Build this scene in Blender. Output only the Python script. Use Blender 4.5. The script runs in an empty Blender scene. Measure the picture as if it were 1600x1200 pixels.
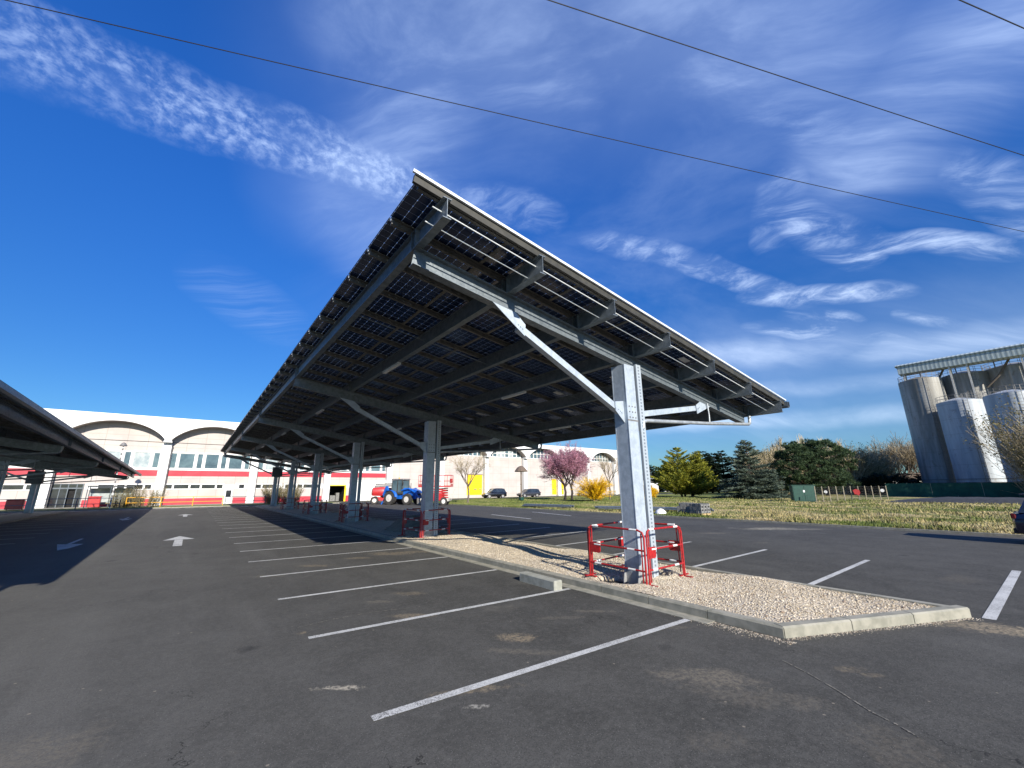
import bpy, math, random
import numpy as np
from mathutils import Vector, Matrix
R = math.radians
scene = bpy.context.scene
COL = scene.collection

# ------------------------------------------------------------------ camera
F_PX, PITCH, YAW, ROLL, CAM_H = 636.7, 0.2488, 0.6527, -0.0084, 1.9
_fw = np.array([math.sin(YAW)*math.cos(PITCH), math.cos(YAW)*math.cos(PITCH), math.sin(PITCH)])
_rt = np.array([math.cos(YAW), -math.sin(YAW), 0.0]); _up = np.cross(_rt, _fw)
_r2 = _rt*math.cos(ROLL) + _up*math.sin(ROLL); _u2 = -_rt*math.sin(ROLL) + _up*math.cos(ROLL)
cam_data = bpy.data.cameras.new("Camera")
cam = bpy.data.objects.new("Camera", cam_data); COL.objects.link(cam)
cam_data.sensor_fit = 'HORIZONTAL'; cam_data.sensor_width = 36.0
cam_data.lens = 36.0*F_PX/1600.0
cam_data.clip_start = 0.05; cam_data.clip_end = 6000
cam.matrix_world = Matrix(((_r2[0], _u2[0], -_fw[0], 0), (_r2[1], _u2[1], -_fw[1], 0), (_r2[2], _u2[2], -_fw[2], CAM_H), (0, 0, 0, 1)))
scene.camera = cam

def _ray(x, y): return _fw + _r2*(x-800)/F_PX - _u2*(y-600)/F_PX
def G(x, y, z=0.0):
    """ground position seen in that direction"""
    d = _ray(x, y); t = (z-CAM_H)/d[2]; return (d[0]*t, d[1]*t)
def AZ(x, dist, y=757.0):
    """a ground position at a bearing and a distance"""
    d = _ray(x, y)[:2]; d = d/np.linalg.norm(d)*dist; return (d[0], d[1])
def HT(x, y, dist):
    r = _ray(x, y); return CAM_H + r[2]*dist/math.hypot(r[0], r[1])

# ------------------------------------------------------------------ light
SUN = Vector((-0.33, -2.05, 1.0)).normalized()
SUN_EL = math.asin(SUN.z); SUN_AZ = math.atan2(SUN.x, SUN.y)
sun_data = bpy.data.lights.new("sun", 'SUN'); sun_data.energy = 4.9; sun_data.angle = R(0.5)
sun_data.color = (1.0, 0.935, 0.83)
sun = bpy.data.objects.new("sun", sun_data); COL.objects.link(sun)
sun.rotation_euler = (-SUN).to_track_quat('-Z', 'Y').to_euler()
scene.view_settings.view_transform = 'Standard'; scene.view_settings.look = 'None'
scene.view_settings.exposure = 0.78; scene.view_settings.gamma = 1.0

# ------------------------------------------------------------------ node helpers
class NT:
    def __init__(s, tree): s.t = tree; s.n = tree.nodes; s.l = tree.links
    def node(s, kind, **kw):
        n = s.n.new(kind)
        for k, v in kw.items(): setattr(n, k, v)
        return n
    def link(s, a, b): s.l.new(a, b)
    def put(s, sock, v):
        if isinstance(v, bpy.types.NodeSocket): s.l.new(v, sock)
        elif v is not None:
            if hasattr(sock.default_value, '__len__') and not hasattr(v, '__len__'): v = (v,)*len(sock.default_value)
            if hasattr(sock.default_value, '__len__') and len(sock.default_value) == 4 and len(v) == 3: v = tuple(v)+(1,)
            sock.default_value = v
    def math(s, op, a, b=None, c=None, clamp=False):
        n = s.node('ShaderNodeMath', operation=op, use_clamp=clamp); s.put(n.inputs[0], a)
        if b is not None: s.put(n.inputs[1], b)
        if c is not None: s.put(n.inputs[2], c)
        return n.outputs[0]
    def vmath(s, op, a, b=None, out=0):
        n = s.node('ShaderNodeVectorMath', operation=op); s.put(n.inputs[0], a)
        if b is not None:
            s.put(n.inputs[3] if op == 'SCALE' else n.inputs[1], b)
        return n.outputs[out]
    def dot(s, a, b): return s.vmath('DOT_PRODUCT', a, b, out=1)
    def comb(s, x, y, z):
        n = s.node('ShaderNodeCombineXYZ')
        for i, v in enumerate((x, y, z)): s.put(n.inputs[i], v)
        return n.outputs[0]
    def sep(s, v):
        n = s.node('ShaderNodeSeparateXYZ'); s.put(n.inputs[0], v); return n.outputs
    def noise(s, vec, scale, detail=4, rough=0.55, dist=0.0, color=False):
        n = s.node('ShaderNodeTexNoise'); s.put(n.inputs['Vector'], vec)
        n.inputs['Scale'].default_value = scale; n.inputs['Detail'].default_value = detail
        n.inputs['Roughness'].default_value = rough; n.inputs['Distortion'].default_value = dist
        return n.outputs[1 if color else 0]
    def voro(s, vec, scale, out='Distance', feature='F1'):
        n = s.node('ShaderNodeTexVoronoi', feature=feature); s.put(n.inputs['Vector'], vec); n.inputs['Scale'].default_value = scale
        return n.outputs[out]
    def ramp(s, f, a, b, lo=0.0, hi=1.0):
        n = s.node('ShaderNodeMapRange', clamp=True); s.put(n.inputs[0], f)
        n.inputs[1].default_value = a; n.inputs[2].default_value = b; n.inputs[3].default_value = lo; n.inputs[4].default_value = hi
        return n.outputs[0]
    def smooth(s, f, a, b, lo=0.0, hi=1.0):
        n = s.node('ShaderNodeMapRange', clamp=True, interpolation_type='SMOOTHSTEP'); s.put(n.inputs[0], f)
        n.inputs[1].default_value = a; n.inputs[2].default_value = b; n.inputs[3].default_value = lo; n.inputs[4].default_value = hi
        return n.outputs[0]
    def mix(s, f, a, b):
        n = s.node('ShaderNodeMix', data_type='RGBA'); s.put(n.inputs[0], f); s.put(n.inputs[6], a); s.put(n.inputs[7], b)
        return n.outputs[2]

# ------------------------------------------------------------------ sky
SKYTINT = (0.84, 0.93, 1.12)
world = bpy.data.worlds.new("World"); scene.world = world; world.use_nodes = True
def build_sky():
    w = NT(world.node_tree); w.n.clear()
    out = w.node('ShaderNodeOutputWorld'); bg = w.node('ShaderNodeBackground')
    sky = w.node('ShaderNodeTexSky', sky_type='NISHITA'); sky.sun_disc = False
    sky.sun_elevation = SUN_EL; sky.sun_rotation = SUN_AZ; sky.altitude = 100; sky.air_density = 1.0; sky.dust_density = 0.4; sky.ozone_density = 2.5
    d = w.node('ShaderNodeTexCoord').outputs['Generated']
    hs = w.node('ShaderNodeHueSaturation'); w.link(sky.outputs[0], hs.inputs['Color']); hs.inputs['Saturation'].default_value = 1.25; hs.inputs['Value'].default_value = 1.0
    zz = w.sep(d)[2]; skyc = w.mix(1.0, hs.outputs[0], w.mix(w.smooth(zz, 0.05, 0.80), (0.38, 0.63, 0.90), (0.52, 1.04, 1.80))); skyc.node.blend_type = 'MULTIPLY'
    warp = w.vmath('SUBTRACT', w.noise(d, 4.0, 3, 0.55, color=True), (0.5, 0.5, 0.5))
    dw = w.vmath('ADD', d, w.vmath('SCALE', warp, 0.07))
    def direc(az, el): return Vector((math.sin(R(az))*math.cos(R(el)), math.cos(R(az))*math.cos(R(el)), math.sin(R(el))))
    # one noise field per kind of cloud, stretched along that kind's drift
    def field(a, b, sx, sy, scale, det, rough, dist, lo, hi, seed):
        A = direc(*a); B = direc(*b); t = (B-A).normalized(); c = (A+B).normalized(); n = c.cross(t).normalized()
        vec = w.comb(w.math('MULTIPLY', w.dot(dw, tuple(t)), sx), w.math('MULTIPLY', w.dot(dw, tuple(n)), sy), seed)
        return w.smooth(w.noise(vec, scale, det, rough, dist), lo, hi)
    F = {'puff': w.math('MULTIPLY', field((-24, 41), (23, 36), .85, 1.0, 66, 4, .60, .15, .34, .80, .3), field((-24, 36), (23, 41), .7, 1, 9, 3, .55, .2, .28, .56, 4.1)),
         'fleece': field((44, 22), (85, 25), .45, 1.0, 30, 7, .66, .45, .38, .76, 1.7),
         'wisp': field((70, 25), (95, 19), .28, 1.0, 20, 7, .66, .5, .42, .80, 2.9),
         'haze': field((11, 40), (80, 44), .8, 1.0, 3.0, 5, .6, .4, .25, .85, 8.1),
         'veil': field((11, 40), (80, 44), .35, 1.0, 5.5, 7, .62, .5, .38, .80, 5.1)}
    base = {'haze': .45, 'puff': .10, 'fleece': .10, 'wisp': .04, 'veil': .14}
    sums = {}
    for a, b, width, dens, kind, ext in CLOUDS:
        # a cloud lying between two bearings in the sky; width in degrees
        A = direc(*a); B = direc(*b); c = (A+B).normalized(); t = (B-A); L = t.length/2; t.normalize(); n = c.cross(t).normalized()
        L = L + R(ext); W = R(width)
        un = w.dot(dw, tuple(t/L)); vn = w.dot(dw, tuple(n/W)); f = w.dot(d, tuple(c))
        u2 = w.math('MULTIPLY', un, un)
        q = w.math('SUBTRACT', 1.0, w.math('ADD', w.math('MULTIPLY', u2, u2), w.math('MULTIPLY', vn, vn)), clamp=True)
        q = w.math('MULTIPLY', w.math('MULTIPLY', q, q if kind in ('veil', 'haze') else dens), dens if kind in ('veil', 'haze') else w.math('GREATER_THAN', f, 0.2))
        if kind in ('veil', 'haze'): q = w.math('MULTIPLY', q, w.math('GREATER_THAN', f, 0.2))
        sums[kind] = q if kind not in sums else w.math('MAXIMUM', sums[kind], q)
    total = None
    for kind, q in sums.items():
        m = w.math('MULTIPLY', q, w.math('ADD', w.math('MULTIPLY', F[kind], 1-base[kind]), base[kind]))
        total = m if total is None else w.math('ADD', total, m, clamp=True)
    veil = w.math('MULTIPLY', w.math('MULTIPLY', F['veil'], w.smooth(w.dot(d, (math.sin(R(75)), math.cos(R(75)), .35)), .35, .95)), 0.12)
    total = w.math('ADD', total, veil, clamp=True)
    z = w.sep(d)[2]
    cc = w.mix(w.smooth(z, 0.05, 0.7), (8.6, 10.1, 12.4), (5.8, 7.5, 11.0))
    col = w.mix(total, skyc, cc)
    # ground half of the dome
    col = w.mix(w.smooth(z, -0.02, 0.0), (1.2, 1.1, 0.9), col)
    w.link(col, bg.inputs[0]); bg.inputs[1].default_value = 0.072
    w.link(bg.outputs[0], out.inputs[0])
CLOUDS = [
    ((-24, 35.6), (-6, 39.0), 4.2, 0.50, 'puff', 6), ((-9.8, 38.2), (9.7, 40.6), 3.7, 0.60, 'puff', 6), ((6, 40.6), (23, 39.2), 3.0, 0.56, 'puff', 6),
    ((50.6, 32.9), (66.7, 26.6), 1.6, 0.50, 'fleece', 2.5), ((63.0, 28.3), (73.9, 21.6), 1.6, 0.66, 'fleece', 3), ((70.6, 22.4), (82.7, 19.3), 1.3, 0.72, 'fleece', 2.5),
    ((76.8, 28.8), (81.2, 24.7), 2.6, 1.15, 'wisp', 3), ((79, 25.9), (90, 21.3), 1.2, 0.9, 'wisp', 4), ((73.6, 28), (75.8, 33.6), 2.6, 0.45, 'wisp', 2),
    ((71.3, 18.3), (82.4, 14.9), 1.2, 0.9, 'wisp', 3), ((74, 19.0), (79, 16.4), 1.8, 0.9, 'wisp', 2), ((83.5, 16.5), (86.5, 15.1), 0.7, 0.7, 'wisp', 1),
    ((25, 52), (85, 46), 20, 0.20, 'haze', 20), ((10, 36), (28, 33), 10, 0.16, 'haze', 10), ((55, 12), (92, 11), 11, 0.14, 'haze', 16), ((11, 53.7), (47, 50.8), 8.0, 0.45, 'veil', 8), ((26.5, 51), (14, 34), 9, 0.50, 'veil', 8), ((31, 38.6), (42, 36.8), 2.6, 0.35, 'fleece', 4),
    ((85, 34), (97, 37), 8.0, 0.70, 'veil', 8), ((91, 27), (94, 22), 2.6, 0.6, 'wisp', 3), ((52, 53), (85, 41), 7.0, 0.35, 'veil', 6), ((73, 44), (83, 34), 2.6, 0.25, 'wisp', 6),
    ((56, 7.6), (88, 6.2), 1.5, 0.55, 'veil', 8), ((66, 11.3), (84, 9.8), 1.3, 0.5, 'veil', 6), ((58, 16.6), (78, 14.6), 2.4, 0.5, 'veil', 6), ((82, 13.4), (95, 12.6), 2.2, 0.6, 'veil', 6),
    ((-2, 23.5), (7, 19.5), 3.6, 0.25, 'wisp', 3),
]
build_sky()

# ------------------------------------------------------------------ materials
def new_mat(name):
    m = bpy.data.materials.new(name); m.use_nodes = True; t = NT(m.node_tree)
    return m, t, t.n['Principled BSDF']
def bump(t, b, h, strength, dist=0.01):
    n = t.node('ShaderNodeBump'); n.inputs['Strength'].default_value = strength; n.inputs['Distance'].default_value = dist
    t.link(h, n.inputs['Height']); t.link(n.outputs[0], b.inputs['Normal'])
def coords(t, kind='Object'): return t.node('ShaderNodeTexCoord').outputs[kind]
def wpos(t): return t.node('ShaderNodeNewGeometry').outputs['Position']
def simple(name, c, c2=None, scale=6.0, rough=0.6, metal=0.0, bmp=0.0, bscale=60, coat=0.0, detail=5, kind='Object', spec=None):
    m, t, b = new_mat(name); v = coords(t, kind) if kind != 'World' else wpos(t)
    if c2 is None: c2 = tuple(x*0.82 for x in c)
    f = t.smooth(t.noise(v, scale, detail, 0.6, 0.3), 0.35, 0.68)
    t.link(t.mix(f, c, c2), b.inputs['Base Color'])
    t.link(t.ramp(t.noise(v, scale*2.3, 4), 0.3, 0.7, max(rough-0.09, 0.03), min(rough+0.09, 1)), b.inputs['Roughness'])
    b.inputs['Metallic'].default_value = metal
    if spec is not None: b.inputs['Specular IOR Level'].default_value = spec
    if coat: b.inputs['Coat Weight'].default_value = coat; b.inputs['Coat Roughness'].default_value = 0.08
    if bmp: bump(t, b, t.noise(v, bscale, 5), bmp)
    return m
M = {}
M['steel'] = simple('galvanised_steel', (0.21, 0.24, 0.26), (0.14, 0.165, 0.18), 9, 0.46, 0.55, 0.08, 90)  # tone lowered to imitate canopy shade on the cross and long beams
M['pipe'] = simple('galvanised_pipe', (0.40, 0.43, 0.45), (0.28, 0.30, 0.32), 6, 0.45, 0.4)
M['channel'] = simple('shade_toned_channel', (0.055, 0.052, 0.042), (0.035, 0.034, 0.028), 5, 0.6, 0.2)  # shade below the flashing is put into this dark colour
M['steel_post'] = simple('galvanised_post', (0.56, 0.61, 0.65), (0.43, 0.48, 0.53), 5.5, 0.5, 0.25, 0.06, 70)
M['purlin'] = simple('dull_zinc', (0.17, 0.16, 0.14), (0.11, 0.107, 0.095), 7, 0.55, 0.35, 0.05)
M['alu'] = simple('aluminium_flashing', (0.78, 0.80, 0.80), (0.66, 0.69, 0.70), 5, 0.4, 0.3)
M['dark_box'] = simple('dark_plastic', (0.10, 0.11, 0.12), None, 8, 0.5)
def postmat():
    m, t, b = new_mat('galvanised_post_splashed'); v = wpos(t); p = t.sep(v)
    c = t.mix(t.smooth(t.noise(v, 7, 6, .7, .5), .38, .66), (0.44, 0.50, 0.56), (0.33, 0.385, 0.44)); sp = t.voro(v, 26, 'Color'); c = t.mix(t.math('MULTIPLY', t.sep(sp)[0], .22), c, (0.30, 0.34, 0.38))
    c = t.mix(t.math('MULTIPLY', t.smooth(t.math('ADD', p[2], t.math('MULTIPLY', t.noise(v, 9, 5), .5)), .80, .30), .55), c, (0.24, 0.19, 0.13))
    c = t.mix(t.math('MULTIPLY', t.smooth(t.noise(t.comb(t.math('MULTIPLY', p[0], 14), t.math('MULTIPLY', p[1], 14), t.math('MULTIPLY', p[2], .7)), 1, 5, .6), .56, .75), .3), c, (0.25, 0.26, 0.26))
    t.link(c, b.inputs['Base Color']); b.inputs['Roughness'].default_value = .5; b.inputs['Metallic'].default_value = .25; bump(t, b, t.noise(v, 60, 4), .06); return m
M['steel_post'] = postmat()
M['twig_shrub'] = simple('shrub_twigs', (0.20, 0.165, 0.09), (0.13, 0.11, 0.06), 3, 0.9)
M['wire'] = simple('cable_black', (0.016, 0.016, 0.018), None, 8, 0.6)
M['white_lamp'] = simple('lamp_diffuser', (0.72, 0.72, 0.70), None, 8, 0.35)
M['bred'] = simple('barrier_red', (0.38, 0.012, 0.014), (0.22, 0.012, 0.012), 22, 0.45)
M['bwhite'] = simple('barrier_white', (0.78, 0.78, 0.76), (0.62, 0.62, 0.60), 14, 0.4)
M['concrete'] = simple('kerb_concrete', (0.30, 0.285, 0.23), (0.20, 0.195, 0.155), 5, 0.85, 0, 0.25, 80, kind='World')
M['block'] = simple('pale_concrete', (0.33, 0.33, 0.28), (0.24, 0.24, 0.20), 6, 0.85, 0, 0.25, 70)
M['rubber'] = simple('tyre_rubber', (0.022, 0.022, 0.022), (0.05, 0.045, 0.04), 7, 0.85)
M['rim'] = simple('wheel_rim', (0.45, 0.45, 0.44), None, 7, 0.4, 0.5)
M['rim_white'] = simple('wheel_disc_white', (0.62, 0.60, 0.56), None, 7, 0.5)
M['glass_dark'] = simple('dark_window_glass', (0.012, 0.016, 0.02), (0.03, 0.04, 0.05), 2, 0.08, spec=0.8)
M['carblue'] = simple('dark_blue_paint', (0.010, 0.014, 0.040), None, 3, 0.3, 0.2, coat=1.0)
M['carblack'] = simple('black_paint', (0.006,0.006,0.008), None, 3, 0.3, 0.2, coat=1.0)
M['cargrey'] = simple('dark_grey_paint', (0.045, 0.048, 0.055), None, 3, 0.3, 0.3, coat=1.0)
M['silver'] = simple('silver_paint', (0.35, 0.36, 0.38), None, 3, 0.3, 0.4, coat=0.8)
M['taillight'] = simple('red_lens', (0.10, 0.004, 0.006), None, 5, 0.2)
M['lens'] = simple('clear_lens', (0.6, 0.62, 0.64), None, 5, 0.15)
M['mblue'] = simple('machine_blue', (0.012, 0.13, 0.55), (0.008, 0.09, 0.40), 5, 0.4, coat=0.3)
M['mred'] = simple('machine_red', (0.45, 0.02, 0.022), (0.34, 0.015, 0.018), 4, 0.4, coat=0.3)
M['mgrey'] = simple('machine_grey', (0.12, 0.12, 0.12), (0.2, 0.19, 0.18), 5, 0.6)
M['mwhite'] = simple('machine_cream', (0.55, 0.53, 0.47), (0.40, 0.38, 0.33), 5, 0.6)
M['bark'] = simple('grey_bark', (0.16, 0.13, 0.10), (0.09, 0.075, 0.06), 9, 0.9, 0, 0.4, 30)
M['bark_dark'] = simple('dark_bark', (0.045, 0.035, 0.032), (0.07, 0.055, 0.045), 9, 0.9, 0, 0.4, 30)
M['twig'] = simple('brown_twigs', (0.38, 0.31, 0.20), (0.26, 0.21, 0.13), 3, 0.9)
M['twig_pale'] = simple('pale_twigs', (0.52, 0.43, 0.27), (0.38, 0.31, 0.19), 3, 0.9)
M['twig_dark'] = simple('purple_twigs', (0.085, 0.055, 0.05), (0.06, 0.04, 0.04), 3, 0.9)
def leafmat(name, c, c2, scale=1.2, trans=0.25):
    m, t, b = new_mat(name); v = coords(t)
    f = t.smooth(t.noise(v, scale, 6, 0.65, 0.4), 0.36, 0.64)
    t.link(t.mix(f, c, c2), b.inputs['Base Color']); b.inputs['Roughness'].default_value = 0.7; b.inputs['Specular IOR Level'].default_value = 0.2
    tr = t.node('ShaderNodeBsdfTranslucent'); t.link(t.mix(f, c, c2), tr.inputs[0])
    mx = t.node('ShaderNodeMixShader'); mx.inputs[0].default_value = trans
    t.link(b.outputs[0], mx.inputs[1]); t.link(tr.outputs[0], mx.inputs[2]); t.link(mx.outputs[0], t.n['Material Output'].inputs[0])
    return m
M['pink'] = leafmat('pink_blossom', (0.62, 0.33, 0.40), (0.42, 0.18, 0.25), 2.0, 0.3)
M['yellow'] = leafmat('yellow_blossom', (0.80, 0.52, 0.01), (0.62, 0.36, 0.004), 2.0, 0.25)
M['golden'] = leafmat('golden_needles', (0.38, 0.36, 0.04), (0.14, 0.17, 0.028), 1.1)
M['bluespruce'] = leafmat('blue_green_needles', (0.15, 0.185, 0.135), (0.070, 0.098, 0.073), 1.3)
M['pine'] = leafmat('pine_needles', (0.075, 0.115, 0.050), (0.032, 0.056, 0.028), 1.0)
M['darkpine'] = leafmat('dark_needles', (0.018, 0.036, 0.020), (0.010, 0.020, 0.012), 0.6)
M['shrub'] = leafmat('olive_leaves', (0.22, 0.19, 0.085), (0.14, 0.125, 0.055), 2.0)
M['glaze'] = simple('wall_window_glass', (0.10, 0.15, 0.17), (0.05, 0.08, 0.10), 0.8, 0.06, spec=0.9)
M['glaze_curtain'] = simple('curtained_window_glass', (0.40, 0.43, 0.42), (0.22, 0.27, 0.29), 1.2, 0.10, spec=0.8)
M['glaze_low'] = simple('dark_strip_glass', (0.035, 0.04, 0.045), (0.02, 0.022, 0.025), 1.0, 0.1, spec=0.7)
M['white_wall'] = simple('white_render', (0.72, 0.72, 0.70), (0.64, 0.64, 0.62), 0.35, 0.8, kind='World')
M['redpaint'] = simple('red_wall_paint', (0.43, 0.022, 0.040), (0.36, 0.018, 0.034), 0.5, 0.6, kind='World')
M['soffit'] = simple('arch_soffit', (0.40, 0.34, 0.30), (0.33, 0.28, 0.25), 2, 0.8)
M['doordark'] = simple('dark_interior', (0.006, 0.006, 0.007), None, 3, 0.9)
M['yellowpaint'] = simple('yellow_paint', (0.80, 0.56, 0.01), (0.72, 0.48, 0.01), 2, 0.45)
M['railyellow'] = simple('railing_yellow', (0.75, 0.38, 0.03), None, 4, 0.5)
M['darkframe'] = simple('dark_frame', (0.10, 0.12, 0.14), None, 3, 0.4, 0.2)
M['straw'] = simple('weathered_shingles', (0.16, 0.12, 0.09), (0.09, 0.07, 0.055), 9, 0.9, 0, 0.4, 40)
M['greenpaint'] = simple('green_paint', (0.005, 0.055, 0.038), (0.004, 0.042, 0.03), 3, 0.5)
M['greencloth'] = simple('green_screen_fabric', (0.012, 0.085, 0.055), (0.008, 0.055, 0.038), 1.2, 0.85)
M['stake'] = simple('fence_stake', (0.36, 0.31, 0.22), (0.24, 0.21, 0.15), 5, 0.85)
M['tarp'] = simple('dark_slate_heap', (0.045, 0.047, 0.050), (0.03, 0.032, 0.036), 3, 0.8, 0, 0.5, 10)
M['heart'] = simple('red_plastic', (0.42, 0.03, 0.03), None, 5, 0.5)
M['greyblock'] = simple('grey_blocks', (0.20, 0.20, 0.19), (0.12, 0.12, 0.12), 5, 0.85, 0, 0.4, 40)
M['pallet'] = simple('pallet_wood', (0.45, 0.33, 0.16), (0.32, 0.23, 0.11), 6, 0.85)
M['bag'] = simple('white_sack', (0.78, 0.78, 0.76), (0.62, 0.62, 0.61), 5, 0.7)
M['slate'] = simple('grey_metal_roof', (0.22, 0.24, 0.27), (0.18, 0.2, 0.22), 0.6, 0.6)

def wallmat():
    m, t, b = new_mat('pink_beige_panels'); p = t.sep(wpos(t))
    v = wpos(t)
    base = t.mix(t.smooth(t.noise(v, 0.5, 6, 0.6), 0.35, 0.7), (0.45, 0.41, 0.38), (0.39, 0.35, 0.325))
    gx = t.math('ABSOLUTE', t.math('SUBTRACT', t.math('FRACT', t.math('DIVIDE', t.math('ADD', p[0], 3.3), 1.99)), 0.5))
    gz = t.math('ABSOLUTE', t.math('SUBTRACT', t.math('FRACT', t.math('DIVIDE', t.math('ADD', p[2], 0.6), 1.33)), 0.5))
    j = t.math('MAXIMUM', t.ramp(gx, 0.482, 0.492), t.ramp(gz, 0.478, 0.49))
    streak = t.smooth(t.noise(t.comb(t.math('MULTIPLY', p[0], 3.0), p[1], t.math('MULTIPLY', p[2], 0.3)), 1.2, 5), 0.5, 0.8)
    c = t.mix(t.math('MULTIPLY', j, 0.7), base, (0.27, 0.23, 0.20)); c = t.mix(t.math('MULTIPLY', streak, 0.22), c, (0.42, 0.36, 0.31))
    t.link(c, b.inputs['Base Color']); b.inputs['Roughness'].default_value = 0.85
    return m
M['wall'] = wallmat()

def asphalt():
    m, t, b = new_mat('asphalt'); v = wpos(t)
    n1 = t.smooth(t.noise(v, 0.22, 6, 0.62, 0.5), 0.3, 0.7)
    n2 = t.smooth(t.noise(v, 1.6, 6, 0.68, 0.6), 0.35, 0.75)
    c = t.mix(n1, (0.044, 0.043, 0.038), (0.076, 0.074, 0.065)); c = t.mix(t.math('MULTIPLY', n2, 0.5), c, (0.112, 0.109, 0.098))
    # tyre polish running along the lane
    p = t.sep(v)
    lane = t.smooth(t.noise(t.comb(t.math('MULTIPLY', p[0], 1.1), t.math('MULTIPLY', p[1], 0.09), 0.0), 1.0, 5, 0.6), 0.45, 0.75)
    c = t.mix(t.math('MULTIPLY', t.math('MULTIPLY', lane, t.smooth(p[0], 6.0, -3.0, .35, 1)), 0.6), c, (0.135, 0.131, 0.118))
    agg = t.voro(v, 85, 'Distance'); aggc = t.voro(v, 85, 'Color')
    sp = t.math('MULTIPLY', t.ramp(agg, 0.32, 0.18), t.smooth(t.sep(aggc)[0], 0.62, 0.95))
    c = t.mix(t.math('MULTIPLY', sp, 0.85), c, (0.26, 0.25, 0.225))
    c = t.mix(t.math('MULTIPLY', t.smooth(t.noise(v, 60, 5, 0.85), 0.47, 0.60), 0.75), c, (0.022, 0.022, 0.020))
    c = t.mix(t.math('MULTIPLY', t.smooth(t.noise(v, 14, 5, 0.75), 0.42, 0.66), 0.30), c, (0.13, 0.125, 0.11))
    c = t.mix(t.math('MULTIPLY', t.smooth(t.noise(v, 0.9, 7, 0.75, 1.0), 0.56, 0.72), 0.30), c, (0.038, 0.038, 0.036))
    c = t.mix(t.math('MULTIPLY', t.smooth(t.noise(t.comb(p[0], p[1], 7.7), 0.7, 8, 0.75, 0.8), 0.60, 0.74), 0.35), c, (0.165, 0.15, 0.12))
    c = t.mix(t.smooth(t.math('ADD', p[0], t.math('MULTIPLY', t.noise(v, .15, 4), 6.0)), 8.5, -1.0, 0, .30), c, (0.150, 0.147, 0.135))
    # hairline cracks and oil drips
    cv = t.vmath('ADD', t.comb(p[0], p[1], 0.0), t.vmath('SCALE', t.vmath('SUBTRACT', t.noise(v, 1.3, 5, 0.65, color=True), (.5, .5, .5)), 1.6))
    ck = t.voro(cv, 0.16, 'Distance', 'DISTANCE_TO_EDGE'); ckm = t.math('MULTIPLY', t.ramp(ck, 0.0016, 0.0006), t.smooth(t.noise(v, 0.35, 3), 0.50, 0.58))
    c = t.mix(t.math('MULTIPLY', ckm, 0.8), c, (0.016, 0.016, 0.015))
    od = t.voro(v, 0.9, 'Distance'); oc = t.sep(t.voro(v, 0.9, 'Color'))
    c = t.mix(t.math('MULTIPLY', t.math('MULTIPLY', t.ramp(t.math('ADD', od, t.math('MULTIPLY', t.noise(v, 9, 4), .16)), 0.22, 0.12), t.math('GREATER_THAN', oc[1], 0.72)), 0.6), c, (0.022, 0.022, 0.022))
    # scattered pale grit
    gr = t.voro(v, 7.0, 'Distance'); gc = t.sep(t.voro(v, 7.0, 'Color'))
    gm = t.math('MULTIPLY', t.ramp(gr, 0.11, 0.06), t.math('GREATER_THAN', gc[0], 0.90))
    c = t.mix(t.math('MULTIPLY', gm, 0.6), c, (0.30, 0.26, 0.20))
    nz = t.noise(v, 5.0, 8, 0.78, 1.2); nz2 = t.noise(v, 22, 6, 0.75)
    def patch(x, y, rx, ry, ang, col, dens, thr=0.0):
        nonlocal c
        dx = t.math('SUBTRACT', p[0], x); dy = t.math('SUBTRACT', p[1], y); ca, sa = math.cos(ang), math.sin(ang)
        u = t.math('DIVIDE', t.math('ADD', t.math('MULTIPLY', dx, ca), t.math('MULTIPLY', dy, sa)), rx)
        w = t.math('DIVIDE', t.math('SUBTRACT', t.math('MULTIPLY', dy, ca), t.math('MULTIPLY', dx, sa)), ry)
        r = t.math('ADD', t.math('MULTIPLY', u, u), t.math('MULTIPLY', w, w))
        k = t.math('SUBTRACT', t.math('ADD', 1.0, t.math('MULTIPLY', t.math('SUBTRACT', nz, 0.5), 5.0)), r)
        k = t.math('MULTIPLY', t.smooth(k, 0.0, 1.0), t.smooth(nz2, 0.36, 0.60))
        c = t.mix(t.math('MULTIPLY', k, dens), c, col)
    for a in PATCHES: patch(*a)
    t.link(c, b.inputs['Base Color']); b.inputs['Roughness'].default_value = 0.9; b.inputs['Specular IOR Level'].default_value = 0.2
    h = t.math('ADD', t.noise(v, 120, 3, 0.6), t.math('MULTIPLY', t.noise(v, 1.0, 4), 0.6))
    bump(t, b, h, 0.35, 0.006)
    return m
SAND = (0.27, 0.215, 0.14); DUST = (0.19, 0.165, 0.125)
PATCHES = []
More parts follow.
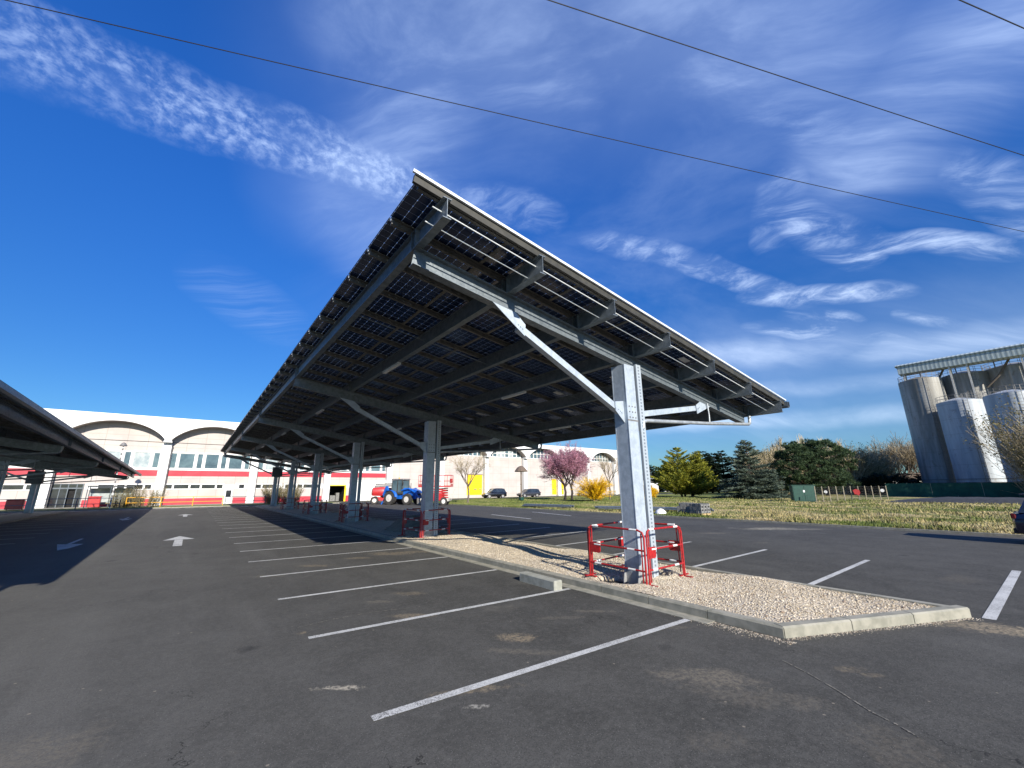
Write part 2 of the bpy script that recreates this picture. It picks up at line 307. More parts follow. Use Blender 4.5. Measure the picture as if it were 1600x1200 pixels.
for (x, y, rx, ry, ang, col, dn) in [
    (805, 996, .30, .10, -.2, SAND, .9), (800, 1017, .35, .06, -.3, DUST, .5), (645, 962, .35, .09, -.1, SAND, .6), (640, 927, .30, .10, 0, SAND, .45), (490, 884, .5, .12, 0, SAND, .5),
    (610, 865, .7, .22, 0, SAND, .6), (655, 862, .7, .16, .3, SAND, .5), (560, 872, .4, .12, .3, SAND, .5), (525, 1075, .28, .035, .1, (0.4, 0.36, 0.28), .9), (740, 1078, .42, .05, .5, SAND, .6),
    (745, 1104, .12, .03, .3, (0.4, 0.38, 0.32), .8), (472, 989, .07, .05, 0, SAND, .7), (1110, 1060, .5, .16, -.5, DUST, .75), (1180, 1090, .6, .14, -.6, DUST, .4), (1325, 1045, .16, .06, 0, SAND, .4), (1365, 1055, .12, .04, 0, SAND, .4),
    (1580, 985, .75, .2, -1.0, (0.32, 0.26, 0.17), .95), (1150, 975, .55, .07, -1.2, DUST, .8), (1200, 826, 1.2, .35, .2, (0.33, 0.30, 0.22), .95), (1250, 827, 1.3, .25, .1, (0.25, 0.23, 0.18), .7), (1115, 833, .7, .15, 0, DUST, .8), (1190, 848, .25, .08, 0, DUST, .6),
    (1145, 825, .3, .1, 0, (0.3, 0.28, 0.24), .8), (590, 940, .25, .06, .1, DUST, .5), (880, 965, .4, .05, .2, DUST, .4), (930, 955, .4, .05, -.2, DUST, .5), (1120, 1160, .3, .1, 0, DUST, .25), (1420, 1180, .3, .3, 0, DUST, .3), (20, 1190, .5, .3, 0, DUST, .4),
    (1060, 980, .25, .05, .3, DUST, .4), (860, 1020, .25, .06, .3, DUST, .3), (420, 900, .4, .1, 0, DUST, .4), (1500, 905, .6, .2, 1.4, DUST, .3)]:
    X, Y = G(x, y); PATCHES.append((X, Y, rx*1.15, ry*1.7, ang*.4-.65, col, dn))
M['asphalt'] = asphalt()

def paintmat():
    m, t, b = new_mat('road_paint'); v = wpos(t)
    wear = t.smooth(t.noise(v, 70, 5, 0.85), 0.55, 0.42)
    wear = t.math('MULTIPLY', wear, t.smooth(t.noise(v, 1.6, 6, .7), 0.40, 0.62, 0.35, 1.0))
    c = t.mix(wear, (0.55, 0.55, 0.52), (0.085, 0.083, 0.078)); t.link(c, b.inputs['Base Color']); b.inputs['Roughness'].default_value = 0.75
    return m
M['paint'] = paintmat()
M['scratch'] = simple('scraped_asphalt', (0.22, 0.20, 0.16), (0.07, 0.068, 0.06), 25, 0.9, kind='World')

def gravelmat(name, dark=1.0):
    m, t, b = new_mat(name); v = wpos(t)
    c = t.sep(t.voro(v, 34, 'Color'))[0]; d = t.voro(v, 34, 'Distance')
    col = t.mix(c, (0.42, 0.34, 0.23), (0.62, 0.55, 0.43)); col = t.mix(t.ramp(d, 0.55, 0.85, 0, .6), col, (0.17, 0.13, 0.085))
    col = t.mix(t.math('MULTIPLY', t.smooth(t.noise(v, 1.4, 5), 0.55, 0.8), 0.5), col, (0.24, 0.19, 0.13))
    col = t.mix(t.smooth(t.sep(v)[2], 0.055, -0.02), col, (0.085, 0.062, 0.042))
    t.link(col, b.inputs['Base Color']); b.inputs['Roughness'].default_value = 0.9
    bump(t, b, t.math('SUBTRACT', 1.0, d), 0.9, 0.02)
    return m
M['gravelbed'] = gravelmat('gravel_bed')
def stonemat():
    m, t, b = new_mat('gravel_stones')
    rnd = t.node('ShaderNodeNewGeometry').outputs['Random Per Island']
    col = t.mix(t.smooth(rnd, 0.0, 0.7), (0.41, 0.33, 0.22), (0.64, 0.57, 0.45)); col = t.mix(t.smooth(rnd, 0.86, 0.98), col, (0.22, 0.15, 0.10))
    t.link(col, b.inputs['Base Color']); b.inputs['Roughness'].default_value = 0.85
    return m
M['stones'] = stonemat()
M['soil'] = simple('brown_sandy_heap', (0.30, 0.25, 0.18), (0.21, 0.17, 0.12), 4, 0.95, 0, 0.6, 25, kind='World')
M['pitsoil'] = simple('dark_pit_soil', (0.12, 0.09, 0.06), (0.07, 0.05, 0.035), 12, 0.95, 0, 0.5, 40)

def grassmat():
    m, t, b = new_mat('grass_ground'); v = wpos(t); p = t.sep(v)
    sv = t.comb(t.math('MULTIPLY', p[0], 1.0), t.math('MULTIPLY', p[1], 0.35), 0)
    a = t.smooth(t.noise(sv, 0.45, 7, 0.66, 0.6), 0.40, 0.60)
    g = t.mix(t.smooth(t.noise(v, 3.0, 5), 0.35, 0.65), (0.095, 0.135, 0.030), (0.15, 0.175, 0.048))
    s = t.mix(t.smooth(t.noise(v, 2.0, 5), 0.35, 0.65), (0.52, 0.42, 0.23), (0.33, 0.27, 0.13))
    # the rough strip next to the kerb and by the fence is dry, the lawn under the trees stays green
    dry = t.math('MULTIPLY', a, t.smooth(p[1], 40, 14, 0.25, 0.95))
    c = t.mix(dry, g, s); t.link(c, b.inputs['Base Color']); b.inputs['Roughness'].default_value = 0.95; b.inputs['Specular IOR Level'].default_value = 0.1
    bump(t, b, t.noise(v, 14, 6, 0.7), 0.8, 0.08)
    return m
M['grass'] = grassmat()

def panelmat():
    m, t, b = new_mat('bifacial_solar_cells'); p = t.sep(coords(t))
    # cells: 10 columns along local x (1.66 m), 6 rows along local y (1.14 m); origin at the module centre
    u = t.math('FRACT', t.math('ADD', t.math('MULTIPLY', p[0], 10/1.64), 0.0)); v = t.math('FRACT', t.math('ADD', t.math('MULTIPLY', p[1], 6/1.14), 0.0))
    au = t.math('ABSOLUTE', t.math('SUBTRACT', u, 0.5)); av = t.math('ABSOLUTE', t.math('SUBTRACT', v, 0.5))
    line = t.math('MAXIMUM', t.math('GREATER_THAN', au, 0.483), t.math('GREATER_THAN', av, 0.483))
    dia = t.math('GREATER_THAN', t.math('ADD', au, av), 0.915)
    bus = t.math('GREATER_THAN', t.math('ABSOLUTE', t.math('SUBTRACT', t.math('FRACT', t.math('MULTIPLY', u, 5.0)), 0.5)), 0.47)
    rnd = t.node('ShaderNodeObjectInfo').outputs['Random']
    base = t.mix(rnd, (0.012, 0.024, 0.060), (0.020, 0.034, 0.080))
    base = t.mix(t.math('MULTIPLY', bus, 0.25), base, (0.06, 0.07, 0.10))
    t.link(base, b.inputs['Base Color']); b.inputs['Roughness'].default_value = 0.16; b.inputs['Specular IOR Level'].default_value = 0.45
    tr = t.node('ShaderNodeBsdfTransparent'); tr.inputs[0].default_value = (0.80, 0.88, 0.95, 1)
    tl = t.node('ShaderNodeBsdfTranslucent'); tl.inputs[0].default_value = (0.75, 0.80, 0.85, 1)
    gap = t.node('ShaderNodeMixShader'); gap.inputs[0].default_value = 0.55; t.link(tr.outputs[0], gap.inputs[1]); t.link(tl.outputs[0], gap.inputs[2])
    a = t.node('ShaderNodeMixShader'); t.link(t.math('MULTIPLY', line, 0.60), a.inputs[0]); t.link(b.outputs[0], a.inputs[1]); t.link(gap.outputs[0], a.inputs[2])
    c = t.node('ShaderNodeMixShader'); t.link(t.math('MULTIPLY', dia, 0.85), c.inputs[0]); t.link(a.outputs[0], c.inputs[1]); t.link(tr.outputs[0], c.inputs[2])
    t.link(c.outputs[0], t.n['Material Output'].inputs[0])
    return m
M['panel'] = panelmat()

def silomat(name, c1, c2, bd):
    m, t, b = new_mat(name); v = wpos(t); p = t.sep(v)
    st = t.comb(t.math('MULTIPLY', p[0], 0.9), t.math('MULTIPLY', p[1], 0.9), t.math('MULTIPLY', p[2], 0.10))
    a = t.smooth(t.noise(st, 0.9, 8, 0.68, 0.4), 0.36, 0.66); bl = t.smooth(t.noise(v, 0.9, 8, 0.72, 0.8), 0.56, 0.66)
    c = t.mix(a, c1, c2); c = t.mix(t.math('MULTIPLY', bl, bd), c, (0.17, 0.14, 0.11))
    top = t.math('MULTIPLY', t.smooth(p[2], 13, 21), t.smooth(t.noise(st, 1.4, 6), 0.35, 0.65)); c = t.mix(t.math('MULTIPLY', top, 0.6), c, (0.15, 0.13, 0.09))
    ring = t.math('ABSOLUTE', t.math('SUBTRACT', t.math('FRACT', t.math('DIVIDE', p[2], 2.4)), 0.5)); c = t.mix(t.ramp(ring, 0.485, 0.495, 0, .4), c, (0.1, 0.1, 0.1))
    t.link(c, b.inputs['Base Color']); b.inputs['Roughness'].default_value = 0.55; b.inputs['Metallic'].default_value = 0.1
    return m
M['silo'] = silomat('weathered_silo_plate', (0.44, 0.48, 0.51), (0.30, 0.33, 0.36), .5)
M['silo_dark'] = silomat('weathered_silo_concrete', (0.34, 0.34, 0.32), (0.19, 0.185, 0.165), .7)
def ribmat(name, c1, c2, pitch, axis):
    m, t, b = new_mat(name); p = t.sep(coords(t))
    f = t.math('ABSOLUTE', t.math('SUBTRACT', t.math('FRACT', t.math('DIVIDE', p[axis], pitch)), 0.5))
    t.link(t.mix(t.ramp(f, 0.2, 0.4), c1, c2), b.inputs['Base Color']); b.inputs['Roughness'].default_value = 0.6
    bump(t, b, f, 0.6, 0.05); return m
M['ribs'] = ribmat('corrugated_cladding', (0.40, 0.46, 0.45), (0.24, 0.29, 0.29), 0.55, 1)
def slotmat():
    m, t, b = new_mat('slotted_tray'); p = t.sep(coords(t))
    fz = t.math('ABSOLUTE', t.math('SUBTRACT', t.math('FRACT', t.math('DIVIDE', p[2], 0.075)), 0.5)); fx = t.math('ABSOLUTE', t.math('SUBTRACT', p[0], 0.285))
    k = t.math('MULTIPLY', t.ramp(fz, 0.30, 0.22), t.ramp(fx, 0.030, 0.020))
    t.link(t.mix(t.math('MULTIPLY', k, .75), t.mix(t.noise(coords(t), 7), (0.34, 0.39, 0.43), (0.46, 0.51, 0.55)), (0.10, 0.12, 0.15)), b.inputs['Base Color']); b.inputs['Roughness'].default_value = 0.5; b.inputs['Metallic'].default_value = 0.3
    return m
M['slotted'] = slotmat()

# ------------------------------------------------------------------ mesh helpers
class MB:
    def __init__(s): s.v = []; s.f = []
    def add(s, vs, fs):
        o = len(s.v); s.v.extend([tuple(map(float, q)) for q in vs]); s.f.extend([tuple(i+o for i in q) for q in fs]); return s
    def box(s, x0, x1, y0, y1, z0, z1):
        return s.add([(x0,y0,z0),(x1,y0,z0),(x1,y1,z0),(x0,y1,z0),(x0,y0,z1),(x1,y0,z1),(x1,y1,z1),(x0,y1,z1)],
                     [(0,3,2,1),(4,5,6,7),(0,1,5,4),(1,2,6,5),(2,3,7,6),(3,0,4,7)])
    def cbox(s, x0, x1, y0, y1, z0, z1, c=0.01):
        """box with chamfered vertical and top edges"""
        def ring(a, z): return [(x0+a,y0,z),(x1-a,y0,z),(x1,y0+a,z),(x1,y1-a,z),(x1-a,y1,z),(x0+a,y1,z),(x0,y1-a,z),(x0,y0+a,z)]
        r1 = ring(c, z0); r2 = ring(c, z1-c); r3 = [(min(max(x, x0+c), x1-c), min(max(y, y0+c), y1-c), z1) for x, y, z in ring(c, z1)]
        return s.loft([r1, r2, r3])
    def loft(s, rings, cap=True):
        n = len(rings[0]); vs = [q for r in rings for q in r]; fs = []
        for i in range(len(rings)-1):
            for j in range(n): k = (j+1) % n; fs.append((i*n+j, i*n+k, (i+1)*n+k, (i+1)*n+j))
        if cap: fs.append(tuple(range(n))[::-1]); fs.append(tuple((len(rings)-1)*n+j for j in range(n)))
        return s.add(vs, fs)
    def tube(s, p0, p1, r0, r1=None, n=8, cap=True):
        return s.path([p0, p1], [r0, r0 if r1 is None else r1], n, cap)
    def path(s, pts, r, n=8, cap=True):
        pts = [Vector(p) for p in pts]; r = r if hasattr(r, '__len__') else [r]*len(pts); rings = []; ref = None
        for i, p in enumerate(pts):
            a = pts[max(i-1, 0)]; b = pts[min(i+1, len(pts)-1)]; d = (b-a).normalized() if (b-a).length > 1e-9 else Vector((0, 0, 1))
            if ref is None: ref = Vector((0, 0, 1)) if abs(d.z) < 0.9 else Vector((1, 0, 0))
            x = d.cross(ref).normalized(); y = d.cross(x); ref = x.cross(d)
            rings.append([p + x*math.cos(2*math.pi*k/n)*r[i] + y*math.sin(2*math.pi*k/n)*r[i] for k in range(n)])
        return s.loft(rings, cap)
    def bar(s, p0, p1, w, h, up=(0, 0, 1)):
        """rectangular bar; w across, h along up, centred on the line"""
        p0 = Vector(p0); p1 = Vector(p1); d = (p1-p0).normalized(); x = d.cross(Vector(up)).normalized(); y = x.cross(d)
        return s.loft([[p + x*a*w/2 + y*b*h/2 for a, b in ((-1,-1),(1,-1),(1,1),(-1,1))] for p in (p0, p1)])
    def ibeam(s, p0, p1, w, h, t=0.014, up=(0, 0, 1)):
        """I-beam whose bottom face runs from p0 to p1"""
        p0 = Vector(p0); p1 = Vector(p1); d = (p1-p0).normalized(); x = d.cross(Vector(up)).normalized(); y = x.cross(d); tw = t*0.7
        prof = [(-w/2,0),(w/2,0),(w/2,t),(tw/2,t),(tw/2,h-t),(w/2,h-t),(w/2,h),(-w/2,h),(-w/2,h-t),(-tw/2,h-t),(-tw/2,t),(-w/2,t)]
        rr = [[p + x*a + y*b for a, b in prof] for p in (p0, p1)]; o = len(s.v)
        s.v.extend([tuple(q) for r in rr for q in r]); n = 12
        for j in range(n): k = (j+1) % n; s.f.append((o+j, o+k, o+n+k, o+n+j))
        for b in (0, n):
            for q in ((0,1,2,11),(11,2,3,10),(10,3,4,9),(9,4,5,8),(8,5,6,7)): s.f.append(tuple(o+b+i for i in q))
        return s
    def prism(s, poly, axis, a, b):
        """2D outline pushed along an axis: axis 'x' -> poly is (y, z); 'y' -> (x, z); 'z' -> (x, y)"""
        def P(q, t): return (t, q[0], q[1]) if axis == 'x' else ((q[0], t, q[1]) if axis == 'y' else (q[0], q[1], t))
        n = len(poly); vs = [P(q, a) for q in poly] + [P(q, b) for q in poly]
        fs = [tuple(range(n)), tuple(range(2*n-1, n-1, -1))] + [(i, i+n, (i+1) % n+n, (i+1) % n) for i in range(n)]
        return s.add(vs, fs)
    def disc(s, c, r, axis, h, n=24, r2=None):
        c = Vector(c); d = Vector(axis).normalized()*h/2; return s.path([c-d, c+d], [r, r if r2 is None else r2], n)
    def dome(s, c, rx, ry, rz, n=12, m=5, jit=0.0, rng=None):
        rings = []
        for i in range(m+1):
            a = math.pi/2*i/m; k = max(math.cos(a), 0.02)
            rings.append([(c[0]+rx*k*math.cos(2*math.pi*j/n)*(1+(rng.uniform(-jit, jit) if rng else 0)), c[1]+ry*k*math.sin(2*math.pi*j/n)*(1+(rng.uniform(-jit, jit) if rng else 0)), c[2]+rz*math.sin(a)*(1+(rng.uniform(-jit, jit) if rng and 0 < i else 0))) for j in range(n)])
        return s.loft(rings)
    def build(s, name, mat, parent=None, smooth=False, offset=None):
        me = bpy.data.meshes.new(name); off = Vector(offset) if offset is not None else None
        vs = s.v if off is None else [(q[0]-off.x, q[1]-off.y, q[2]-off.z) for q in s.v]
        me.from_pydata(vs, [], s.f); me.update()
        import bmesh
        bm = bmesh.new(); bm.from_mesh(me); bmesh.ops.recalc_face_normals(bm, faces=bm.faces); bm.to_mesh(me); bm.free()
        if smooth:
            for p in me.polygons: p.use_smooth = True
            try: me.set_sharp_from_angle(angle=R(40))
            except Exception: pass
        return link_mesh(name, me, mat, parent)
def link_mesh(name, me, mat, parent=None):
    me.materials.append(mat if not isinstance(mat, str) else M[mat])
    o = bpy.data.objects.new(name, me); COL.objects.link(o)
    if parent is not None: o.parent = parent
    return o
def np_mesh(name, verts, faces, mat, parent=None):
    """fast mesh from numpy arrays; faces all with the same corner count"""
    verts = np.asarray(verts, np.float32).reshape(-1, 3); faces = np.asarray(faces, np.int32); k = faces.shape[1]
    me = bpy.data.meshes.new(name); me.vertices.add(len(verts)); me.vertices.foreach_set('co', verts.ravel())
    me.loops.add(faces.size); me.loops.foreach_set('vertex_index', faces.ravel())
    me.polygons.add(len(faces)); me.polygons.foreach_set('loop_start', np.arange(0, faces.size, k, dtype=np.int32)); me.polygons.foreach_set('loop_total', np.full(len(faces), k, np.int32))
    me.update(calc_edges=True); me.validate()
    return link_mesh(name, me, mat, parent)
def tag(o, label=None, cat=None, group=None, kind=None):
    if label: o['label'] = label
    if cat: o['category'] = cat
    if group: o['group'] = group
    if kind: o['kind'] = kind
    return o
def thing(name, label, cat, loc=(0, 0, 0), rz=0.0, group=None):
    o = bpy.data.objects.new(name, None); COL.objects.link(o); o.empty_display_size = 0.2
    o.location = loc; o.rotation_euler = (0, 0, rz); return tag(o, label, cat, group)
def dup(root, loc, rz=None, label=None, group=None, scale=None):
    kids = [(c, list(c.children)) for c in root.children]
    r = root.copy(); COL.objects.link(r); r.location = loc
    if rz is not None: r.rotation_euler = (0, 0, rz)
    if scale is not None: r.scale = scale if hasattr(scale, '__len__') else (scale,)*3
    if label: r['label'] = label
    if group: r['group'] = group
    for c, gs in kids:
        c2 = c.copy(); COL.objects.link(c2); c2.parent = r
        for g in gs: g2 = g.copy(); COL.objects.link(g2); g2.parent = c2
    return r
def struct(o): o['kind'] = 'structure'; return o

# ------------------------------------------------------------------ ground and roads
def sheet(name, pts, z, mat):
    return struct(MB().add([(x, y, z) for x, y in pts], [tuple(range(len(pts)))]).build(name, mat))
sheet('ground', [(-1500, -1500), (2500, -1500), (2500, 2500), (-1500, 2500)], -0.03, 'grass')
sheet('parking_lot', [(-90, -60), (24.2, -60), (24.2, 59.4), (110, 59.4), (110, 68.4), (-90, 68.4)], 0.0, 'asphalt')
def lawn():
    rng = np.random.default_rng(3); nx, ny = 90, 110
    xs = 24.34 + (np.linspace(0, 1, nx)**1.6)*190; ys = np.linspace(-60, 59.3, ny)
    X, Y = np.meshgrid(xs, ys, indexing='ij'); e = np.clip((X-24.34)/1.2, 0, 1)*np.clip((59.3-Y)/1.5, 0, 1)
    Z = 0.06 + e*(0.05*np.sin(X*0.7+Y*0.23)+0.04*np.sin(Y*0.9-X*.3)+0.05+rng.uniform(-0.02, 0.02, X.shape))
    V = np.stack([X, Y, Z], -1).reshape(-1, 3); i = np.arange(nx*ny).reshape(nx, ny)
    F = np.stack([i[:-1, :-1], i[1:, :-1], i[1:, 1:], i[:-1, 1:]], -1).reshape(-1, 4)
    o = struct(np_mesh('lawn', V, F, 'grass'))
    for p in o.data.polygons: p.use_smooth = True
lawn()
# kerb between the road and the lawn
struct(MB().box(24.2, 24.33, -60, 59.3, -0.02, 0.085).build('kerb', 'concrete'))
struct(MB().box(24.33, 110, 59.3, 59.42, -0.02, 0.085).build('kerb', 'concrete'))
struct(MB().box(-60, 16.4, 60.6, 60.75, -0.02, 0.10).build('kerb', 'concrete'))
struct(MB().box(-60, 16.4, 60.75, 66.0, -0.02, 0.085).build('verge', 'grass'))
struct(MB().box(-60, 16.4, 66.0, 69.9, -0.02, 0.10).build('pavement', 'concrete'))

# the stone filled island under the big canopy, with its kerb and a pit at each post
LX, RX = 6.30, 9.33            # outer faces of the two kerbs
NEAR_L, NEAR_R = 2.55, 1.20    # where the slanted end starts and ends
POSTY = [5.57+9.7*k for k in range(6)]
def island():
    far = 57.0
    k = MB(); kw = 0.15; h = 0.13
    def strip(a, b, inw, h=h):
        # one kerb stone run split in 1 m stones with hairline joints
        a = Vector((a[0], a[1], 0)); b = Vector((b[0], b[1], 0)); L = (b-a).length; d = (b-a)/L; n = Vector((inw[0], inw[1], 0)).normalized()
        c = max(1, round(L)); g = 0.006
        for i in range(c):
            p = a + d*(L*i/c+g); q = a + d*(L*(i+1)/c-g)
            k.loft([[p, p+Vector((0,0,h-.02)), p+n*.02+Vector((0,0,h)), p+n*kw+Vector((0,0,h)), p+n*kw], [q, q+Vector((0,0,h-.02)), q+n*.02+Vector((0,0,h)), q+n*kw+Vector((0,0,h)), q+n*kw]])
    strip((LX, far), (LX, NEAR_L), (1, 0)); strip((RX, NEAR_R+.12), (RX, far), (-1, 0))
    d = Vector((RX-LX, NEAR_R-NEAR_L)).normalized(); strip((LX+.01, NEAR_L-.003), (RX+.02, NEAR_R), (-d.y, d.x), h+.005)
    struct(k.build('kerb', 'concrete'))
    struct(MB().box(LX-0.22, LX-0.004, NEAR_L+0.9, far, -0.02, 0.008).build('gutter', 'concrete'))
    # gravel surface as a grid with pits
    rng = np.random.default_rng(5)
    xs = np.linspace(LX+.13, RX-.13, 56); ys = np.concatenate([np.arange(1.3, 14, 0.055), np.arange(14, far, 0.16)])
    X, Y = np.meshgrid(xs, ys, indexing='ij')
    Z = 0.105 + 0.022*np.sin(X*3.1+Y*1.3) + 0.018*np.sin(Y*2.7-X*1.7) + rng.uniform(-.006, .006, X.shape)
    Z += 0.10*np.exp(-((X-7.8)/.7)**2)*np.exp(-((Y-13.2)/1.1)**2)
    for i, py in enumerate(POSTY):
        for (cx, cy, rx, ry, dp) in ((7.02, py+.12, .30, .46, .50), (8.05, py+.0, .25, .26, .25)):
            r = ((X-cx)/rx)**2 + ((Y-cy)/ry)**2; Z -= dp*np.clip(1.25-r, 0, 1)**.6
            Z += 0.03*np.exp(-((r-1.9)/.6)**2)
    edge = (NEAR_L + (X-LX)*(NEAR_R-NEAR_L)/(RX-LX)) + 0.14
    edge = edge - .05; X = np.clip(LX+.08 + (X-(LX+.13))*(RX-LX-.16)/(RX-LX-.26), LX+.08, RX-.08); Y2 = np.maximum(Y, edge)
    V = np.stack([X, Y2, Z], -1).reshape(-1, 3); i = np.arange(X.size).reshape(X.shape)
    F = np.stack([i[:-1, :-1], i[1:, :-1], i[1:, 1:], i[:-1, 1:]], -1).reshape(-1, 4)
    keep = (Y[1:, 1:] >= edge[1:, 1:]-.06).reshape(-1)
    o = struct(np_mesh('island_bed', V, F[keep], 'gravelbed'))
    for p in o.data.polygons: p.use_smooth = True
    # loose stones on top: each a squashed 6-corner pebble
    N = 46000
    px = rng.uniform(LX+.15, RX-.15, N); py_ = 1.35 + (rng.uniform(0, 1, N)**1.5)*16.5
    e = NEAR_L + (px-LX)*(NEAR_R-NEAR_L)/(RX-LX) + 0.17; ok = py_ > e
    for py in POSTY[:2]:
        ok &= ((px-7.02)/.33)**2+((py_-py-.12)/.50)**2 > 1
        ok &= ((px-8.05)/.26)**2+((py_-py)/.27)**2 > 1
    px, py_ = px[ok], py_[ok]
    pz = 0.105 + 0.022*np.sin(px*3.1+py_*1.3) + 0.018*np.sin(py_*2.7-px*1.7) + 0.10*np.exp(-((px-7.8)/.7)**2)*np.exp(-((py_-13.2)/1.1)**2)
    n = len(px); s = rng.uniform(.0045, .014, n)*rng.choice([1, 1, 1, 1.3, 2.0], n, p=[.25, .25, .25, .2, .05]); a = rng.uniform(0, 6.28, n)
    base = np.array([(1, 0, 0), (.1, .8, 0.1), (-.9, .1, 0), (0, -.75, -.1), (0.1, 0.05, .62), (0, 0, -.5)])
    B = base[None]*s[:, None, None]*np.stack([rng.uniform(.8, 1.4, n), rng.uniform(.7, 1.1, n), rng.uniform(.6, 1, n)], -1)[:, None, :]
    B += rng.normal(0, .12, B.shape)*s[:, None, None]
    ca, sa = np.cos(a)[:, None], np.sin(a)[:, None]
    Vx = B[..., 0]*ca - B[..., 1]*sa + px[:, None]; Vy = B[..., 0]*sa + B[..., 1]*ca + py_[:, None]; Vz = B[..., 2] + pz[:, None] + s[:, None]*.3
    V = np.stack([Vx, Vy, Vz], -1).reshape(-1, 3)
    fb = np.array([(0,1,4),(1,2,4),(2,3,4),(3,0,4),(1,0,5),(2,1,5),(3,2,5),(0,3,5)])
    F = (fb[None] + (np.arange(n)*6)[:, None, None]).reshape(-1, 3)
    tag(np_mesh('gravel', V, F, 'stones'), 'pale beige loose gravel filling the kerbed island under the canopy', 'gravel', kind='stuff')
    # a low heap of spoil left on the island in the shade
    h = MB(); rr = random.Random(4)
    rings = []
    for i in range(9):
        q = i/8; rad = 1.0-q
        rings.append([(8.15+math.cos(2*math.pi*j/22)*1.15*rad*(1+.12*math.sin(j*2.1+i))+rr.uniform(-.03, .03), 18.1+math.sin(2*math.pi*j/22)*1.9*rad*(1+.1*math.cos(j*1.7))+rr.uniform(-.04, .04), 0.09+0.62*(math.sin(q*math.pi/2)**1.15)+rr.uniform(-.02, .02)) for j in range(22)])
    h.loft(rings)
    tag(h.build('spoil_heap', 'soil', smooth=True), 'low heap of brown sandy spoil in the shade behind the second post', 'spoil heap')
island()
# loose dirt and stones lying against the near kerb
def kerb_dirt():
    rng = np.random.default_rng(11); N = 1500
    t = rng.uniform(0, 1, N); px = np.where(t < .55, LX-.05-np.abs(rng.normal(0, .10, N)), 0); py_ = rng.uniform(2.4, 4.0, N)
    m = t >= .55; q = rng.uniform(0, 1, N); px[m] = (LX+(RX-LX)*q+rng.normal(0, .02, N))[m]; py_[m] = (NEAR_L+(NEAR_R-NEAR_L)*q-np.abs(rng.normal(0, .05, N))-.01)[m]
    s = rng.uniform(.003, .010, N); V = []
    base = np.array([(1, 0, 0), (-.5, .85, 0), (-.5, -.85, 0), (0, 0, .9)])
    V = (base[None]*s[:, None, None] + np.stack([px, py_, np.full(N, .002)], -1)[:, None, :]).reshape(-1, 3)
    F = (np.array([(0,1,3),(1,2,3),(2,0,3)])[None] + (np.arange(N)*4)[:, None, None]).reshape(-1, 3)
    tag(np_mesh('kerb_grit', V, F, 'stones'), 'brown grit and small stones lying along the foot of the kerb', 'grit', kind='stuff')
kerb_dirt()
tag(MB().cbox(-.105, .105, -.56, .56, -.0, .17, .02).build('wheel_stop', 'block'), 'short pale concrete block lying on the asphalt against the kerb', 'concrete block').location = (5.84, 6.77, 0.0)
bpy.data.objects['wheel_stop'].rotation_euler = (0, 0, R(-1.5))

# painted markings
def line(a, b, w, z=0.006):
    a = Vector((a[0], a[1], z)); b = Vector((b[0], b[1], z)); d = (b-a).normalized(); n = Vector((-d.y, d.x, 0))*w/2
    struct(MB().add([a-n, b-n, b+n, a+n], [(0, 1, 2, 3)]).build('road_marking', 'paint'))
for k in range(21):
    line((1.50, 3.96+2.455*k), (6.06, 3.73+2.43*k), 0.10)
for k in range(22):
    if k == 0: line((9.42, 1.04), (14.95, 1.02), 0.14)
    else: line((9.5, 0.98+2.42*k), (14.2, 1.03+2.43*k), 0.11)
for k in range(17): line((-9.5, 14.6+2.45*k), (-5.0, 14.6+2.45*k), 0.10)
def arrow(x, y, s=1.0):
    pts = [(-.13, -2.0), (.13, -2.0), (.13, .35), (.50, .35), (0, 2.0), (-.50, .35), (-.13, .35)]
    struct(MB().add([(x+a*s, y+b*s, 0.007) for a, b in pts], [(0, 1, 2, 3, 4, 5, 6)]).build('road_marking', 'paint'))
arrow(-0.12, 21.3); arrow(-0.1, 42.0, 1.0)
def turn_arrow(dy, dx=0.0, s=1.0):
    # bent arrow lying on the shaded lane
    q = [G(*p) for p in ((89, 851), (89, 860.5), (108, 857), (130.5, 850), (111, 850.3), (131.5, 841.8), (126, 841.8), (103.5, 850.7))]; cx, cy = q[0]
    struct(MB().add([(cx+(x-cx)*s+dx, cy+(y-cy)*s+dy, .007) for x, y in q], [tuple(range(len(q)))]).build('road_marking', 'paint'))
turn_arrow(0); turn_arrow(17.5, -.1, 1.0)
for i in range(16): line((-11.5+1.25*i, 58.2), (-10.75+1.25*i, 58.2), 0.42)
for (x0, y0, x1, y1) in ((832, 800, 892, 806), (768, 804, 830, 811)): line(G(x0, y0), G(x1, y1), 0.16)
def scrape(pts, w):
    rr = random.Random(9); vs = []; P = [Vector(G(*q)) for q in pts]; out = []
    for i in range(len(P)-1):
        for j in range(12): out.append(P[i].lerp(P[i+1], j/12))
    out.append(P[-1]); m = MB()
    for i in range(len(out)-1):
        if rr.random() < .22: continue
        d = (out[i+1]-out[i]).normalized(); n = Vector((-d.y, d.x)); a = w*rr.uniform(.3, 1.2); b = w*rr.uniform(.3, 1.2)
        m.add([(*(out[i]-n*a), .005), (*(out[i+1]-n*b), .005), (*(out[i+1]+n*b), .005), (*(out[i]+n*a), .005)], [(0, 1, 2, 3)])
    struct(m.build('road_scrape', 'scratch'))
scrape([(465, 981), (520, 968), (580, 957), (640, 950)], .008)
scrape([(1222, 1032), (1262, 1052), (1310, 1080), (1360, 1112), (1400, 1132), (1440, 1155)], .010)

